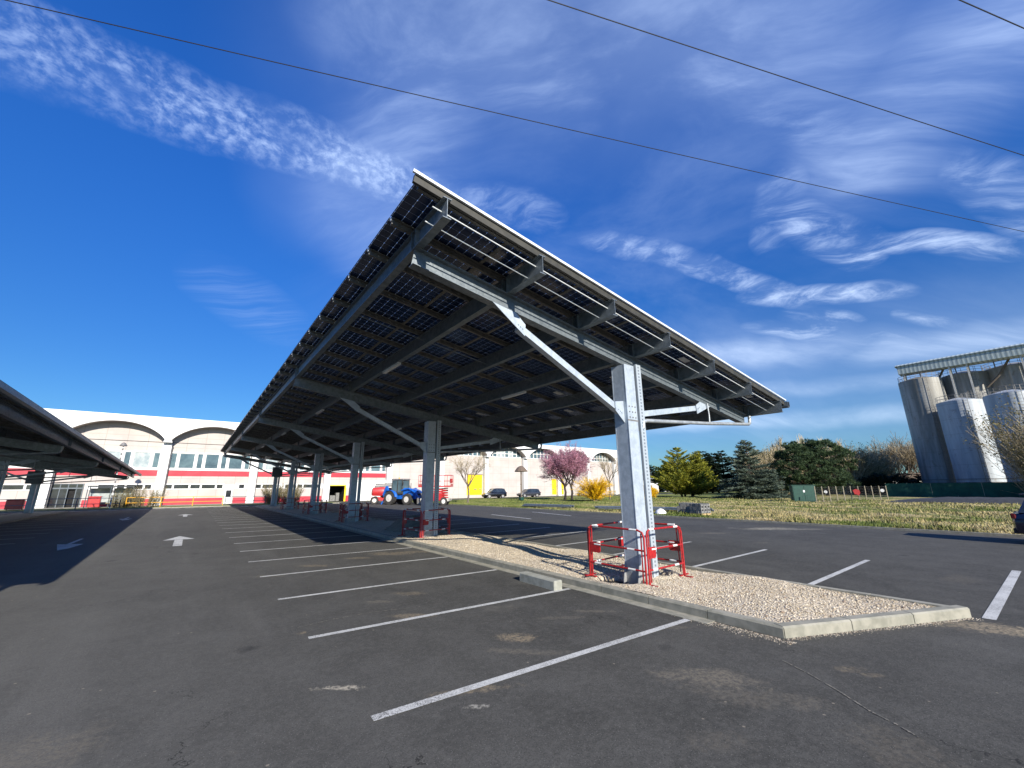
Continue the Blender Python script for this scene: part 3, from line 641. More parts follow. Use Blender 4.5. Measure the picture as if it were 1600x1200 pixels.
# ------------------------------------------------------------------ solar canopy
SL = -0.148
def zb(x): return 5.64 + SL*(x-2.35)        # underside of the long beams
BEAMS = [2.35, 4.17, 6.02, 7.85, 9.72, 11.62, 13.50]
Y0, Y1 = 4.62, 57.4
PUR = [4.74, 5.74, 6.84] + [8.04+1.232*i for i in range(41)]
PUR = [y for y in PUR if y < Y1-.1]
def canopy():
    o = Vector((7.45, 5.57, 0)); root = thing('solar_canopy', 'large grey steel solar canopy over the gravel island, filling the middle of the photo', 'solar canopy', tuple(o), 0, 'solar canopies over the parking rows')
    UP = Vector((-SL, 0, 1)).normalized()
    def B(m, name, mat, smooth=False): return m.build(name, mat, root, smooth, offset=o)
    for x in BEAMS:
        ub = MB(); ub.ibeam((x, Y0-.05, zb(x)), (x, Y1, zb(x)), 0.135, 0.34, 0.014, (0, 0, 1))
        for py in POSTY:            # web stiffeners over each cross beam
            for s in (-.07, .07): ub.box(x-.08, x+.08, py+s-.005, py+s+.005, zb(x)+.014, zb(x)+.326)
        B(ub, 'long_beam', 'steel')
    ph = 0.11; zt = 0.342
    for i, y in enumerate(PUR):
        xa, xb = 1.96, 13.86
        p = MB(); za = zb(xa)+zt+ph/2; zc = zb(xb)+zt+ph/2
        p.bar((xa, y, za), (xb, y, zc), 0.058, ph, UP); p.bar((xa, y, za+ph/2+.018), (xb, y, zc+ph/2+.018), 0.022, .036, UP)
        p.bar((xa+.004, y-.062, za+.03), (xb-.004, y-.062, zc+.03), 0.046, .012, UP)
        pr = B(p, 'purlin', 'purlin')
        t = MB(); t.bar((xa-.022, y, za+.035), (xa-.003, y, za+.035), .045, .055, UP); t.build('end_cap', 'alu', pr, offset=o)
    # strips that close the joints between modules
    JX = [3.62+1.70*k for k in range(6)]
    for x in JX:
        B(MB().bar((x, Y0+.1, zb(x)+zt+ph-.012), (x, Y1-.1, zb(x)+zt+ph-.012), .065, .03, UP), 'joint_strip', 'purlin')
    # modules
    def module(label):
        m = MB(); m.box(-.835, .835, -.575, .575, 0, .008)
        me_o = m.build('solar_panel', 'panel', root); return me_o
    proto = module(False); mesh = proto.data
    lab = MB().box(-.17, .17, -.10, .10, -.008, -.003)  # small white plate set just under some modules
    ang = math.atan(-SL); edges = [1.92] + JX + [13.85]; cells = []
    for i in range(len(PUR)-1):
        for c in range(7): cells.append((i, c))
    first = True; merged = MB(); mv = []; n = 0
    dist = lambda ic: (PUR[ic[0]]**2 + ((edges[ic[1]]+edges[ic[1]+1])/2)**2)
    cells.sort(key=dist)
    Rm = Matrix.Rotation(ang, 4, 'Y')
    rest = []
    for k, (i, c) in enumerate(cells):
        x = (edges[c]+edges[c+1])/2; y = (PUR[i]+PUR[i+1])/2; z = zb(x)+zt+ph+.012; sy = (PUR[i+1]-PUR[i]-.03)/1.15; sx = (edges[c+1]-edges[c]-.008)/1.67/math.cos(ang)
        if k < 100:
            p = proto if first else proto.copy()
            if not first: COL.objects.link(p)
            first = False; p.parent = root; p.location = (x-o.x, y-o.y, z); p.rotation_euler = (0, ang, 0); p.scale = (sx, sy, 1)
            if c >= 4 and i < 9 and (i*3+c) % 2 == 0:
                q = lab.build('white_plate', 'white_lamp', p) if not getattr(canopy, 'lab', None) else link_mesh2('white_plate', canopy.lab, p)
                canopy.lab = q.data
        else: rest.append((x, y, z, sx, sy))
    # the farther modules as one part: own grid so the cell pattern stays right
    for (x, y, z, sx, sy) in rest:
        mt = Matrix.Translation((x-o.x, y-o.y, z)) @ Rm @ Matrix.Diagonal((sx, sy, 1, 1)); a = [mt @ Vector(v.co) for v in mesh.vertices]
        merged.add(a, [tuple(p.vertices) for p in mesh.polygons])
    far = merged.build('solar_panel', FARPANEL, root); far['kind'] = 'stuff'
    # near edge channel and flashing
    xa, xb = 1.85, 13.95
    B(MB().bar((xa, Y0+.03, zb(xa)+zt+.05), (xb, Y0+.03, zb(xb)+zt+.05), .05, .13, UP), 'edge_channel', 'channel')
    B(MB().bar((xa-.03, Y0-.018, zb(xa)+zt+.135), (xb+.03, Y0-.018, zb(xb)+zt+.135), .035, .045, UP), 'flashing', 'alu')
    # gutter along the low side
    gx = 13.98; gz = zb(gx)+zt+.0
    g = MB(); prof = [(-.075, .09), (-.075, -.05), (-.04, -.09), (.04, -.09), (.085, -.04), (.085, .10), (.075, .10), (.075, -.035), (.037, -.078), (-.037, -.078), (-.064, -.045), (-.064, .09)]
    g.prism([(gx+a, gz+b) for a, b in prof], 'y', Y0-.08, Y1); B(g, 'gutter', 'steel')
    # two tie rods that run through the beam ends
    for y, dz in ((4.75, .21), (4.98, .10)):
        B(MB().tube((2.2, y, zb(2.2)+dz), (13.45, y, zb(13.45)+dz), .011), 'tie_rod', 'alu')
    for y in (9.0, 13.5, 21.5, 30, 39, 48):
        B(MB().tube((2.35, y, zb(2.35)+.12), (13.5, y, zb(13.5)+.12), .010), 'tie_rod', 'steel')
    # frames
    for pi, py in enumerate(POSTY):
        cb = MB(); hx = .325
        x0, x1 = 2.26, 13.25
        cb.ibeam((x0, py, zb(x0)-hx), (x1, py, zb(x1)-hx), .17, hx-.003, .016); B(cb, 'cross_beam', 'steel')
        c = MB(); zt2 = zb(7.43)-hx-.01
        c.ibeam((7.43, py, 0), (7.43, py, zt2), .34, .34, .018, (0, 1, 0)) if False else None
        # column: H section, flanges facing the lane ends
        w, dpt, t = .34, .36, .02
        c.box(7.43-w/2, 7.43+w/2, py-dpt/2, py-dpt/2+t, -.2, zt2); c.box(7.43-w/2, 7.43+w/2, py+dpt/2-t, py+dpt/2, -.2, zt2)
        c.box(7.43-w/2+.004, 7.43-w/2+.018, py-dpt/2+t, py+dpt/2-t, -.2, zt2-.003); c.box(7.43+w/2-.018, 7.43+w/2-.004, py-dpt/2+t, py+dpt/2-t, -.2, zt2-.003)
        col = B(c, 'column', 'steel_post')
        bp = MB(); bp.box(7.43-.27, 7.43+.27, py-.27, py+.27, -.03, .0)
        for sx in (-1, 1):
            for sy in (-1, 1):
                bp.prism([(7.43+sx*w/2, .0), (7.43+sx*(w/2+.10), .0), (7.43+sx*w/2, .42)], 'y', py+sy*(dpt/2-.01)-.008, py+sy*(dpt/2-.01)+.008)
        bp.build('base_plate', 'steel_post', col, offset=o)
        band = MB(); band.box(7.43-w/2-.006, 7.43+w/2+.006, py-dpt/2-.006, py-dpt/2-.0005, 3.28, 3.31); band.build('strap', 'mgrey', col, offset=o)
        bo = MB()
        for z in (.12, .22, 3.36, 3.48, 3.60):
            for x in (-.10, 0, .10): bo.disc((7.43+x, py-dpt/2-.006, z), .016, (0, 1, 0), .014, 6)
        bo.build('bolt_row', 'mgrey', col, offset=o)
        tr = MB(); tr.box(7.65, 7.82, py-dpt/2-.03, py-dpt/2+.03, .1, zt2+.05); B(tr, 'cable_tray', 'slotted')
        # braces
        def brace(pa, pb, gz_):
            b = MB(); pa = Vector(pa); pb = Vector(pb); b.bar(pa, pb, .13, .13, (0, 1, 0)); br = B(b, 'brace', 'steel_post'); d = (pb-pa).normalized()
            s = 1 if d.x > 0 else -1; q = pb; xt = pb.x+s*.62
            gm = MB(); g2 = MB(); gm.prism([(q.x-s*.10, q.z-.17), (q.x-s*.12, q.z+.06), (q.x+s*.10, zb(q.x+s*.1)-hx-.004), (xt, zb(xt)-hx-.004)], 'y', py-.09, py-.075)
            g2.prism([(pa.x+s*.22, pa.z+.18), (pa.x+s*.22, pa.z-.02), (pa.x-s*.06, pa.z-.26), (pa.x-s*.06, pa.z+.22)], 'y', py-.09, py-.075)
            for k in range(3): gm.disc((q.x-s*.05+s*.05*k, py-.095, q.z-.03+.03*k), .018, (0, 1, 0), .02, 6); g2.disc((pa.x+s*(.02+.05*k), py-.095, pa.z-.04+.03*k), .018, (0, 1, 0), .02, 6)
            gm.build('gusset', 'steel_post', br, offset=o); g2.build('gusset', 'steel_post', br, offset=o)
        brace((7.20, py, 3.50), (4.40, py, 4.78), 0); brace((7.66, py, 3.46), (10.45, py, 3.92), 0)
        # rainwater pipe from the gutter back to the column
        pts = [(gx, py-.1, gz-.09), (gx, py-.1, 3.90), (gx-.03, py-.1, 3.80), (gx-.12, py-.1, 3.745), (10.8, py-.13, 3.55), (7.78, py-.16, 3.30), (7.72, py-.16, 3.27), (7.70, py-.16, 3.15)]
        pts = [(13.36, py-.12, zb(13.36)-.02), (13.36, py-.12, 3.86), (13.33, py-.12, 3.76), (13.24, py-.12, 3.715), (10.8, py-.15, 3.52), (7.9, py-.18, 3.33), (7.79, py-.18, 3.29), (7.77, py-.18, 3.15)]
        pp = MB().path(pts, .045, 10); B(pp, 'rain_pipe', 'pipe', True)
        B(MB().path([(10.85, py-.13, 3.52), (10.87, py-.13, 3.75), (10.85, py-.13, zb(10.85)-hx+.02)], .02, 6), 'pipe_hanger', 'pipe')
    # strip lights under the beams
    for k, (x, y) in enumerate([(4.17, 11.3), (7.85, 10.2), (11.62, 12.0)] + [(x, y) for y in (20.0, 29.5, 39.5, 49) for x in (4.17, 7.85, 11.62)]):
        B(MB().box(x-.05, x+.05, y-.6, y+.6, zb(x)-.065, zb(x)-.004), 'strip_light', 'white_lamp')
    # inverter cabinet hung high on the last column
    bx = MB(); bx.cbox(6.95, 7.95, POSTY[5]-.62, POSTY[5]-.2, 3.3, 4.35, .02); B(bx, 'switch_cabinet', 'dark_box')
    return root
def link_mesh2(name, me, parent):
    q = bpy.data.objects.new(name, me); COL.objects.link(q); q.parent = parent; return q
def farpanel():
    # same cells, laid out on the canopy's own frame (one module 1.70 x 1.232 m)
    m, t, b = new_mat('bifacial_solar_cells_far'); p = t.sep(coords(t))
    u = t.math('FRACT', t.math('MULTIPLY', t.math('ADD', p[0], 7.45-3.62), 10/1.70)); v = t.math('FRACT', t.math('MULTIPLY', t.math('ADD', p[1], 5.57-8.04), 6/1.232))
    au = t.math('ABSOLUTE', t.math('SUBTRACT', u, 0.5)); av = t.math('ABSOLUTE', t.math('SUBTRACT', v, 0.5))
    line = t.math('MAXIMUM', t.math('GREATER_THAN', au, 0.483), t.math('GREATER_THAN', av, 0.483)); dia = t.math('GREATER_THAN', t.math('ADD', au, av), 0.915)
    b.inputs['Base Color'].default_value = (0.016, 0.029, 0.070, 1); b.inputs['Roughness'].default_value = 0.16; b.inputs['Specular IOR Level'].default_value = 0.45
    tr = t.node('ShaderNodeBsdfTransparent'); tr.inputs[0].default_value = (0.80, 0.88, 0.95, 1)
    tl = t.node('ShaderNodeBsdfTranslucent'); tl.inputs[0].default_value = (0.75, 0.80, 0.85, 1)
    gap = t.node('ShaderNodeMixShader'); gap.inputs[0].default_value = 0.55; t.link(tr.outputs[0], gap.inputs[1]); t.link(tl.outputs[0], gap.inputs[2])
    a = t.node('ShaderNodeMixShader'); t.link(t.math('MULTIPLY', line, 0.60), a.inputs[0]); t.link(b.outputs[0], a.inputs[1]); t.link(gap.outputs[0], a.inputs[2])
    c = t.node('ShaderNodeMixShader'); t.link(t.math('MULTIPLY', dia, 0.85), c.inputs[0]); t.link(a.outputs[0], c.inputs[1]); t.link(tr.outputs[0], c.inputs[2])
    t.link(c.outputs[0], t.n['Material Output'].inputs[0]); return m
FARPANEL = farpanel()
can = canopy()
# second canopy over the left row; the lot falls slightly towards the building there
left = dup(can, (7.45-17.62, 5.57, 0.05), None, 'second solar canopy on the left edge of the photo, over the shaded parking row', 'solar canopies over the parking rows')
left.rotation_euler = (R(-0.95), 0, R(0.85))
# island under the left canopy
struct(MB().box(-11.4, -8.9, 12, 57, -0.02, 0.12).build('kerb', 'concrete'))

# ------------------------------------------------------------------ overhead cables
def cable(h, a, b, sag, label):
    a = Vector(a); b = Vector(b); d = (b-a).normalized(); A = a-d*55; Bq = b+d*70; pts = []; n = 70; L = (Bq-A).length
    for i in range(n+1):
        t = i/n; p = A.lerp(Bq, t); pts.append((p.x, p.y, h + sag*((2*t-1)**2)))
    tag(MB().path(pts, .007, 5).build('overhead_cable', 'wire', None, True), label, 'cable', 'overhead cables crossing the sky')
cable(7.95, (-2.8, 7.0), (15.6, -0.7), 1.6, 'longest black overhead cable, lowest of the three crossing the whole sky')
cable(7.95, (2.7, 2.8), (11.7, -0.8), 1.6, 'middle black overhead cable, from the top edge down to the right edge')
cable(7.95, (6.9, -0.4), (8.5, -1.05), 1.6, 'short black overhead cable cutting across the top right corner')

# ------------------------------------------------------------------ factory
def factory():
    root = thing('factory', 'long white factory hall with scalloped arch roof, pink panels and red bands', 'factory', (26.0, 69.2, 0))
    off = Vector((26.0, 69.2, 0))
    def B(m, name, mat, par=None, smooth=False): return m.build(name, mat, par or root, smooth, offset=off)
    P = 9.95; C0 = -3.3; cols = [C0+P*k for k in range(-4, 11)]
    YW = 70.0
    # walls with the openings left out
    w = MB(); xa, xb = cols[0], cols[-1]
    def wall(x0, x1, z0, z1): w.box(x0, x1, YW, YW+.3, z0, z1)
    holes_low = [(-12.75, -10.15, 0, 2.75), (3.62, 4.62, 0, 2.62), (17.15, 19.65, 0, 2.42), (20.5, 26.2, 0, 3.1), (42.3, 45.8, .55, 4.45), (64.6, 68.2, .3, 3.7)]
    xs = sorted({xa, xb} | {h[0] for h in holes_low} | {h[1] for h in holes_low})
    for i in range(len(xs)-1):
        x0, x1 = xs[i], xs[i+1]; hh = [h for h in holes_low if h[0] <= x0+1e-6 and h[1] >= x1-1e-6]
        z = 0
        if hh:
            if hh[0][2] > 0: wall(x0, x1, 0, hh[0][2])
            z = hh[0][3]
        wall(x0, x1, z, 4.72)
    w2 = MB()
    w.box(xa, cols[7], YW, YW+.3, 6.70, 8.02)                      # strip above the upper windows
    w.box(cols[7], xb, YW, YW+.3, 4.72, 8.12)
    for k in range(14):                                           # tympanum in each arch
        a, b = cols[k], cols[k+1]
        if k < 7: w.prism([(a+.2, 8.02)] + arc(a, b, 0.0, 20) + [(b-.2, 8.02)], 'y', YW, YW+.3)
    w.box(xa, xb, 108, 108.3, 0, 10.9); w.box(xa, xa+.3, YW+.3, 108, 0, 10.9); w.box(xb-.3, xb, YW+.3, 108, 0, 10.9)
    B(w, 'wall', 'wall')
    B(MB().box(xa-.4, xb+.4, 68.84, 108.6, 10.95, 11.12), 'roof', 'white_wall')
    # fascia with the arch cut-outs; curved canopy ring proud of it
    for k in range(14):
        a, b = cols[k], cols[k+1]; top = arc(a, b, 0.34, 28)
        f = MB(); n = len(top)
        vs = []
        for (x, z) in top: vs += [(x, 68.86, z), (x, 68.86, 10.948), (x, 69.15, z), (x, 69.15, 10.948)]
        fs = []
        for i in range(n-1):
            q = 4*i; fs += [(q, q+4, q+5, q+1), (q+2, q+3, q+7, q+6), (q, q+2, q+6, q+4)]
        f.add(vs, fs); B(f, 'fascia', 'white_wall')
        lo = arc(a, b, 0.0, 28); hi = arc(a, b, 0.30, 28)
        r = MB(); vs = []
        for (x0, z0), (x1, z1) in zip(lo, hi): vs += [(x0, 68.50, z0), (x1, 68.50, z1), (x1, 68.85, z1), (x0, 68.85, z0)]
        fs = []
        for i in range(len(lo)-1):
            q = 4*i; fs += [(q, q+4, q+5, q+1), (q+1, q+5, q+6, q+2), (q+2, q+6, q+7, q+3), (q+3, q+7, q+4, q)]
        r.add(vs, fs); ring = B(r, 'arch_rim', 'white_wall')
        s = MB(); vs = []
        for (x0, z0) in lo: vs += [(x0, 68.58, z0+.004), (x0, YW+.0, z0+.004-.0), (x0, YW, z0+.07), (x0, 68.58, z0+.07)]
        fs = []
        for i in range(len(lo)-1):
            q = 4*i; fs += [(q, q+1, q+5, q+4), (q+3, q+7, q+6, q+2)]
        s.add(vs, fs); s.build('soffit', 'soffit', ring, offset=off)
    for x in cols:
        c = MB(); c.cbox(x-.46, x+.46, 69.22, 69.96, 0, 7.75, .03); c.box(x-.40, x+.40, 69.3, 69.9, 7.75, 7.9)
        c.prism([(x-.46, 7.9), (x+.46, 7.9), (x+.30, 8.35), (x, 8.15), (x-.30, 8.35)], 'y', 68.52, 69.9)
        B(c, 'column', 'white_wall'); B(MB().box(x-.26, x+.26, 68.88, 69.14, 8.2, 10.946), 'fascia', 'white_wall')
    # bands
    for k in range(0, 7):
        a, b = cols[k]+.46, cols[k+1]-.46
        bd = MB(); bd.box(a, b, YW-.05, YW-.003, 3.72, 4.40); B(bd, 'red_band', 'redpaint')
        segs = [(a, b)]
        for h in holes_low:
            segs = [q for s in segs for q in ([(s[0], min(s[1], h[0]-.1)), (max(s[0], h[1]+.1), s[1])] if h[0] < s[1] and h[1] > s[0] else [s]) if q[1]-q[0] > .05]
        bd = MB()
        for s in segs: bd.box(s[0], s[1], YW-.04, YW-.003, 0, .88)
        B(bd, 'red_plinth', 'redpaint')
        wr = MB(); wr.box(a, b, YW-.07, YW-.003, 4.44, 4.70); wr.box(a, b, YW-.07, YW-.003, 6.66, 6.78)
        B(wr, 'window_surround', 'white_wall')
        # upper windows and their white piers
        unit = [.65, 1.62, .65, 1.52, .65, 1.62, .65]; pier = (b-a-sum(unit)-.16)/6; x = a+.08
        for i, u in enumerate(unit):
            wd = MB(); t = .06
            wd.box(x, x+u, YW+.0, YW+.06, 4.70, 4.70+t); wd.box(x, x+u, YW, YW+.06, 6.66-t, 6.66); wd.box(x, x+t, YW, YW+.06, 4.70+t, 6.66-t); wd.box(x+u-t, x+u, YW, YW+.06, 4.70+t, 6.66-t)
            wo = B(wd, 'window', 'white_wall')
            MB().box(x+t, x+u-t, YW+.03, YW+.05, 4.70+t, 6.66-t).build('pane', 'glaze_curtain' if i in (1, 3, 5) and (i+k) % 2 == 0 else 'glaze', wo, offset=off)
            x += u
            if i < 6: B(MB().box(x, x+pier, YW-.12, YW+.2, 4.70, 6.66), 'window_pier', 'white_wall'); x += pier
        # low strip windows set in a white band
        free = [s for s in segs if True]
        lw = MB()
        for s in free: lw.box(s[0], s[1], YW-.05, YW-.003, 2.02, 2.72)
        lb = B(lw, 'white_band', 'white_wall')
        x = a+.1
        for i, u in enumerate([.65, 1.5, 1.0, 1.45, .65, 1.5, .6]):
            inside = any(s[0]+.05 < x and x+u < s[1]-.05 for s in free)
            if inside and not (i == 2 and k % 2): MB().box(x, x+u, YW-.062, YW-.052, 2.12, 2.62).build('pane', 'glaze_low', lb, offset=off)
            x += u+pier*.8
    # arch windows of the plain half
    for k in range(7, 14):
        a, b = cols[k], cols[k+1]; lo = arc(a, b, -0.02, 28); pts = [(x, z) for x, z in lo if z > 8.16]
        g = MB(); g.prism([(pts[0][0], 8.14)] + pts + [(pts[-1][0], 8.14)], 'y', YW+.06, YW+.1); win = B(g, 'arch_window', 'glaze')
        fr = MB(); rr = random.Random(k); n = 9
        def zt(x):
            for i in range(len(pts)-1):
                if pts[i][0] <= x <= pts[i+1][0]: t = (x-pts[i][0])/(pts[i+1][0]-pts[i][0]); return pts[i][1]*(1-t)+pts[i+1][1]*t
            return 8.16
        xs2 = [pts[0][0]+(pts[-1][0]-pts[0][0])*(i+.5)/n for i in range(n)]
        for i, x in enumerate(xs2):
            fr.box(x-.07, x+.07, YW-.06, YW+.055, 8.14, zt(x))
            if i < n-1:
                z = 8.75+.45*((i*3+k) % 3)*.6
                if z < min(zt(x), zt(xs2[i+1]))-.2: fr.box(x+.07, xs2[i+1]-.07, YW-.05, YW+.055, z, z+.12)
        fr.box(pts[0][0], pts[-1][0], YW-.08, YW+.058, 8.0, 8.139)
        fr.build('frame', 'white_wall', win, offset=off)
        if k % 2 == 1: 
            for i in (2, 3, 5): MB().box(xs2[i]+.08, xs2[i+1]-.08, YW+.03, YW+.05, 8.2, min(zt(xs2[i]), zt(xs2[i+1]))-.1).build('blind', 'glaze_curtain', win, offset=off)
    # openings
    e = MB(); e.box(-12.75, -10.15, 70.28, 70.32, 0, 2.75); B(e, 'doorway_interior', 'doordark')
    fr = MB()
    for x in (-12.75, -12.1, -11.45, -10.75, -10.23): fr.box(x, x+.08, YW-.08, YW+.04, 0, 2.75)
    fr.box(-12.75, -10.15, YW-.09, YW+.05, 2.15, 2.3); fr.box(-12.75, -10.15, YW-.09, YW+.05, 2.68, 2.75)
    d = B(fr, 'entrance_door', 'darkframe'); g = MB(); g.box(-12.67, -12.1, YW-.03, YW, .08, 2.15); g.box(-12.02, -11.45, YW-.03, YW, .08, 2.15); g.box(-10.67, -10.23, YW-.03, YW, .08, 2.15); g.box(-12.67, -10.23, YW-.03, YW, 2.3, 2.68); g.build('pane', 'glaze_low', d, offset=off)
    d = B(MB().box(3.62, 4.62, YW-.02, YW+.03, 0, 2.62), 'door', 'white_wall'); MB().box(3.82, 4.42, YW-.035, YW-.022, .95, 1.85).build('pane', 'glaze_low', d, offset=off)
    g = MB(); g.box(17.15, 19.65, 72.9, 73, 0, 2.42); g.box(17.15, 17.2, 70.3, 72.9, 0, 2.42); g.box(19.6, 19.65, 70.3, 72.9, 0, 2.42); g.box(17.2, 19.6, 70.3, 72.9, 2.36, 2.42); g.box(17.2, 19.6, 70.3, 72.9, -.02, .012); B(g, 'doorway_interior', 'doordark')
    g = MB(); g.box(19.5, 19.75, YW-.1, YW-.003, 0, 2.5); g.box(17.1, 19.5, YW-.1, YW-.003, 2.40, 2.5); B(g, 'yellow_door_frame', 'yellowpaint')
    cr = MB(); cr.box(17.7, 18.5, 71.2, 72.0, .02, .9); cr.box(18.7, 19.2, 71.6, 72.2, .02, 1.3); B(cr, 'stored_crates', 'greyblock')
    g = MB(); g.box(20.5, 23.3, YW-.06, YW-.01, .02, 3.1); g.box(23.34, 26.2, YW-.03, YW+.02, .02, 3.1); g.box(20.3, 26.3, YW-.14, YW-.06, 3.1, 3.28); B(g, 'sliding_door', 'white_wall')
    for (a, b, z0, z1) in ((42.3, 45.8, .55, 4.45), (64.6, 68.2, .3, 3.7)):
        g = MB()
        n = 8
        for i in range(n): g.box(a, b, YW-.02-(.012 if i % 2 else 0), YW+.05, z0+(z1-z0)*i/n, z0+(z1-z0)*(i+1)/n-.01)
        d = B(g, 'loading_door', 'yellowpaint'); MB().box(a-.12, b+.12, YW-.22, YW-.003, z1, z1+.16).build('lintel', 'soffit', d, offset=off)
        h = MB(); h.box(a+.2, a+.55, YW-.1, YW-.035, z0+1.0, z0+1.2); h.box(a+1.6, a+2.2, YW-.1, YW-.035, z0+1.0, z0+1.15); h.box(b-.7, b-.2, YW-.1, YW-.035, z0+1.05, z0+1.2); h.build('buffer', 'mgrey', d, offset=off)
    for x in cols[1:7]: B(MB().tube((x+.52, 69.6, .1), (x+.52, 69.6, 7.6), .05, n=8), 'rainwater_pipe', 'mgrey')
def arc(a, b, grow, n):
    """points of one roof arch between two columns, springing at z 8.0 and cresting at 10.3"""
    cx = (a+b)/2; hw = (b-a)/2-.22; pts = []
    for i in range(n+1):
        t = math.pi*i/n; x = -math.cos(t); z = (1-abs(x)**2.05)**0.72 if abs(x) < 1 else 0
        pts.append((cx+x*(hw+grow*.35), 7.95+z*2.32+grow))
    return pts
factory()

# ------------------------------------------------------------------ people-height objects
def barrier():
    """red tubular works barrier, 1.3 m long, origin at its middle on the ground"""
    t = thing('works_barrier', '', 'works barrier', (0, 0, 0)); W = .62; H = .98; r = .019
    f = MB(); f.path([(-W, 0, 0), (-W, 0, H-.12), (-W+.035, 0, H-.035), (-W+.12, 0, H), (W-.12, 0, H), (W-.035, 0, H-.035), (W, 0, H-.12), (W, 0, 0)], r, 8)
    for z in (.62, .26): f.tube((-W, 0, z), (W, 0, z), r*.9, n=8)
    for s in (-1, 1): f.tube((s*(W-.06), 0, .05), (s*(W-.06), 0, H-.05), r*.7, n=6)
    f.build('frame', 'bred', t, True)
    b = MB()
    for z, r2 in ((H, r*1.06), (.62, r*.98), (.26, r*.98)):
        for x in ((-.42, .34) if z < .9 else (-.46, .40)): b.tube((x-.075, 0, z), (x+.075, 0, z), r2*1.06, n=8)
    b.build('white_bands', 'bwhite', t, True)
    p = MB(); p.prism([(-W+.03, .46), (-W+.23, .46), (-W+.26, .49), (-W+.26, .66), (-W+.03, .66)], 'y', -.012, .012); p.build('plate', 'bred', t)
    for s in (-1, 1): MB().box(s*W-.02, s*W+.02, -.16, .16, .0, .022).build('foot', 'bred', t)
    return t
def enclosures():
    proto = None
    words = ['first', 'second', 'third', 'fourth', 'fifth', 'sixth']
    for i, py in enumerate(POSTY[:5]):
        cx, cy = 7.60, py+.13; rr = random.Random(20+i)
        if i == 0: C = [(6.84, 6.36), (6.93, 4.98), (8.32, 5.06), (8.22, 6.40)]
        else:
            C = [(cx-.72, cy+.66), (cx-.66, cy-.70), (cx+.72, cy-.62), (cx+.64, cy+.70)]; C = [(x+rr.uniform(-.12, .12), y+rr.uniform(-.12, .12)) for x, y in C]
        names = ['left side', 'near side', 'right side', 'far side']
        for j in range(4):
            a, b = C[j], C[(j+1) % 4]; mx, my = (a[0]+b[0])/2, (a[1]+b[1])/2; rz = math.atan2(b[1]-a[1], b[0]-a[0]); L = math.hypot(b[0]-a[0], b[1]-a[1])
            lab = 'red and white tubular barrier on the %s of the %s canopy post' % (names[j], words[i] if i else 'nearest')
            if proto is None: proto = barrier(); o = proto
            else: o = dup(proto, (0, 0, 0))
            o.location = (mx, my, .115); o.rotation_euler = (0, R(rr.uniform(-1.5, 1.5)), rz); o.scale = (L/1.32, 1, 1); o['label'] = lab; o['group'] = 'red works barriers round the canopy posts'
enclosures()

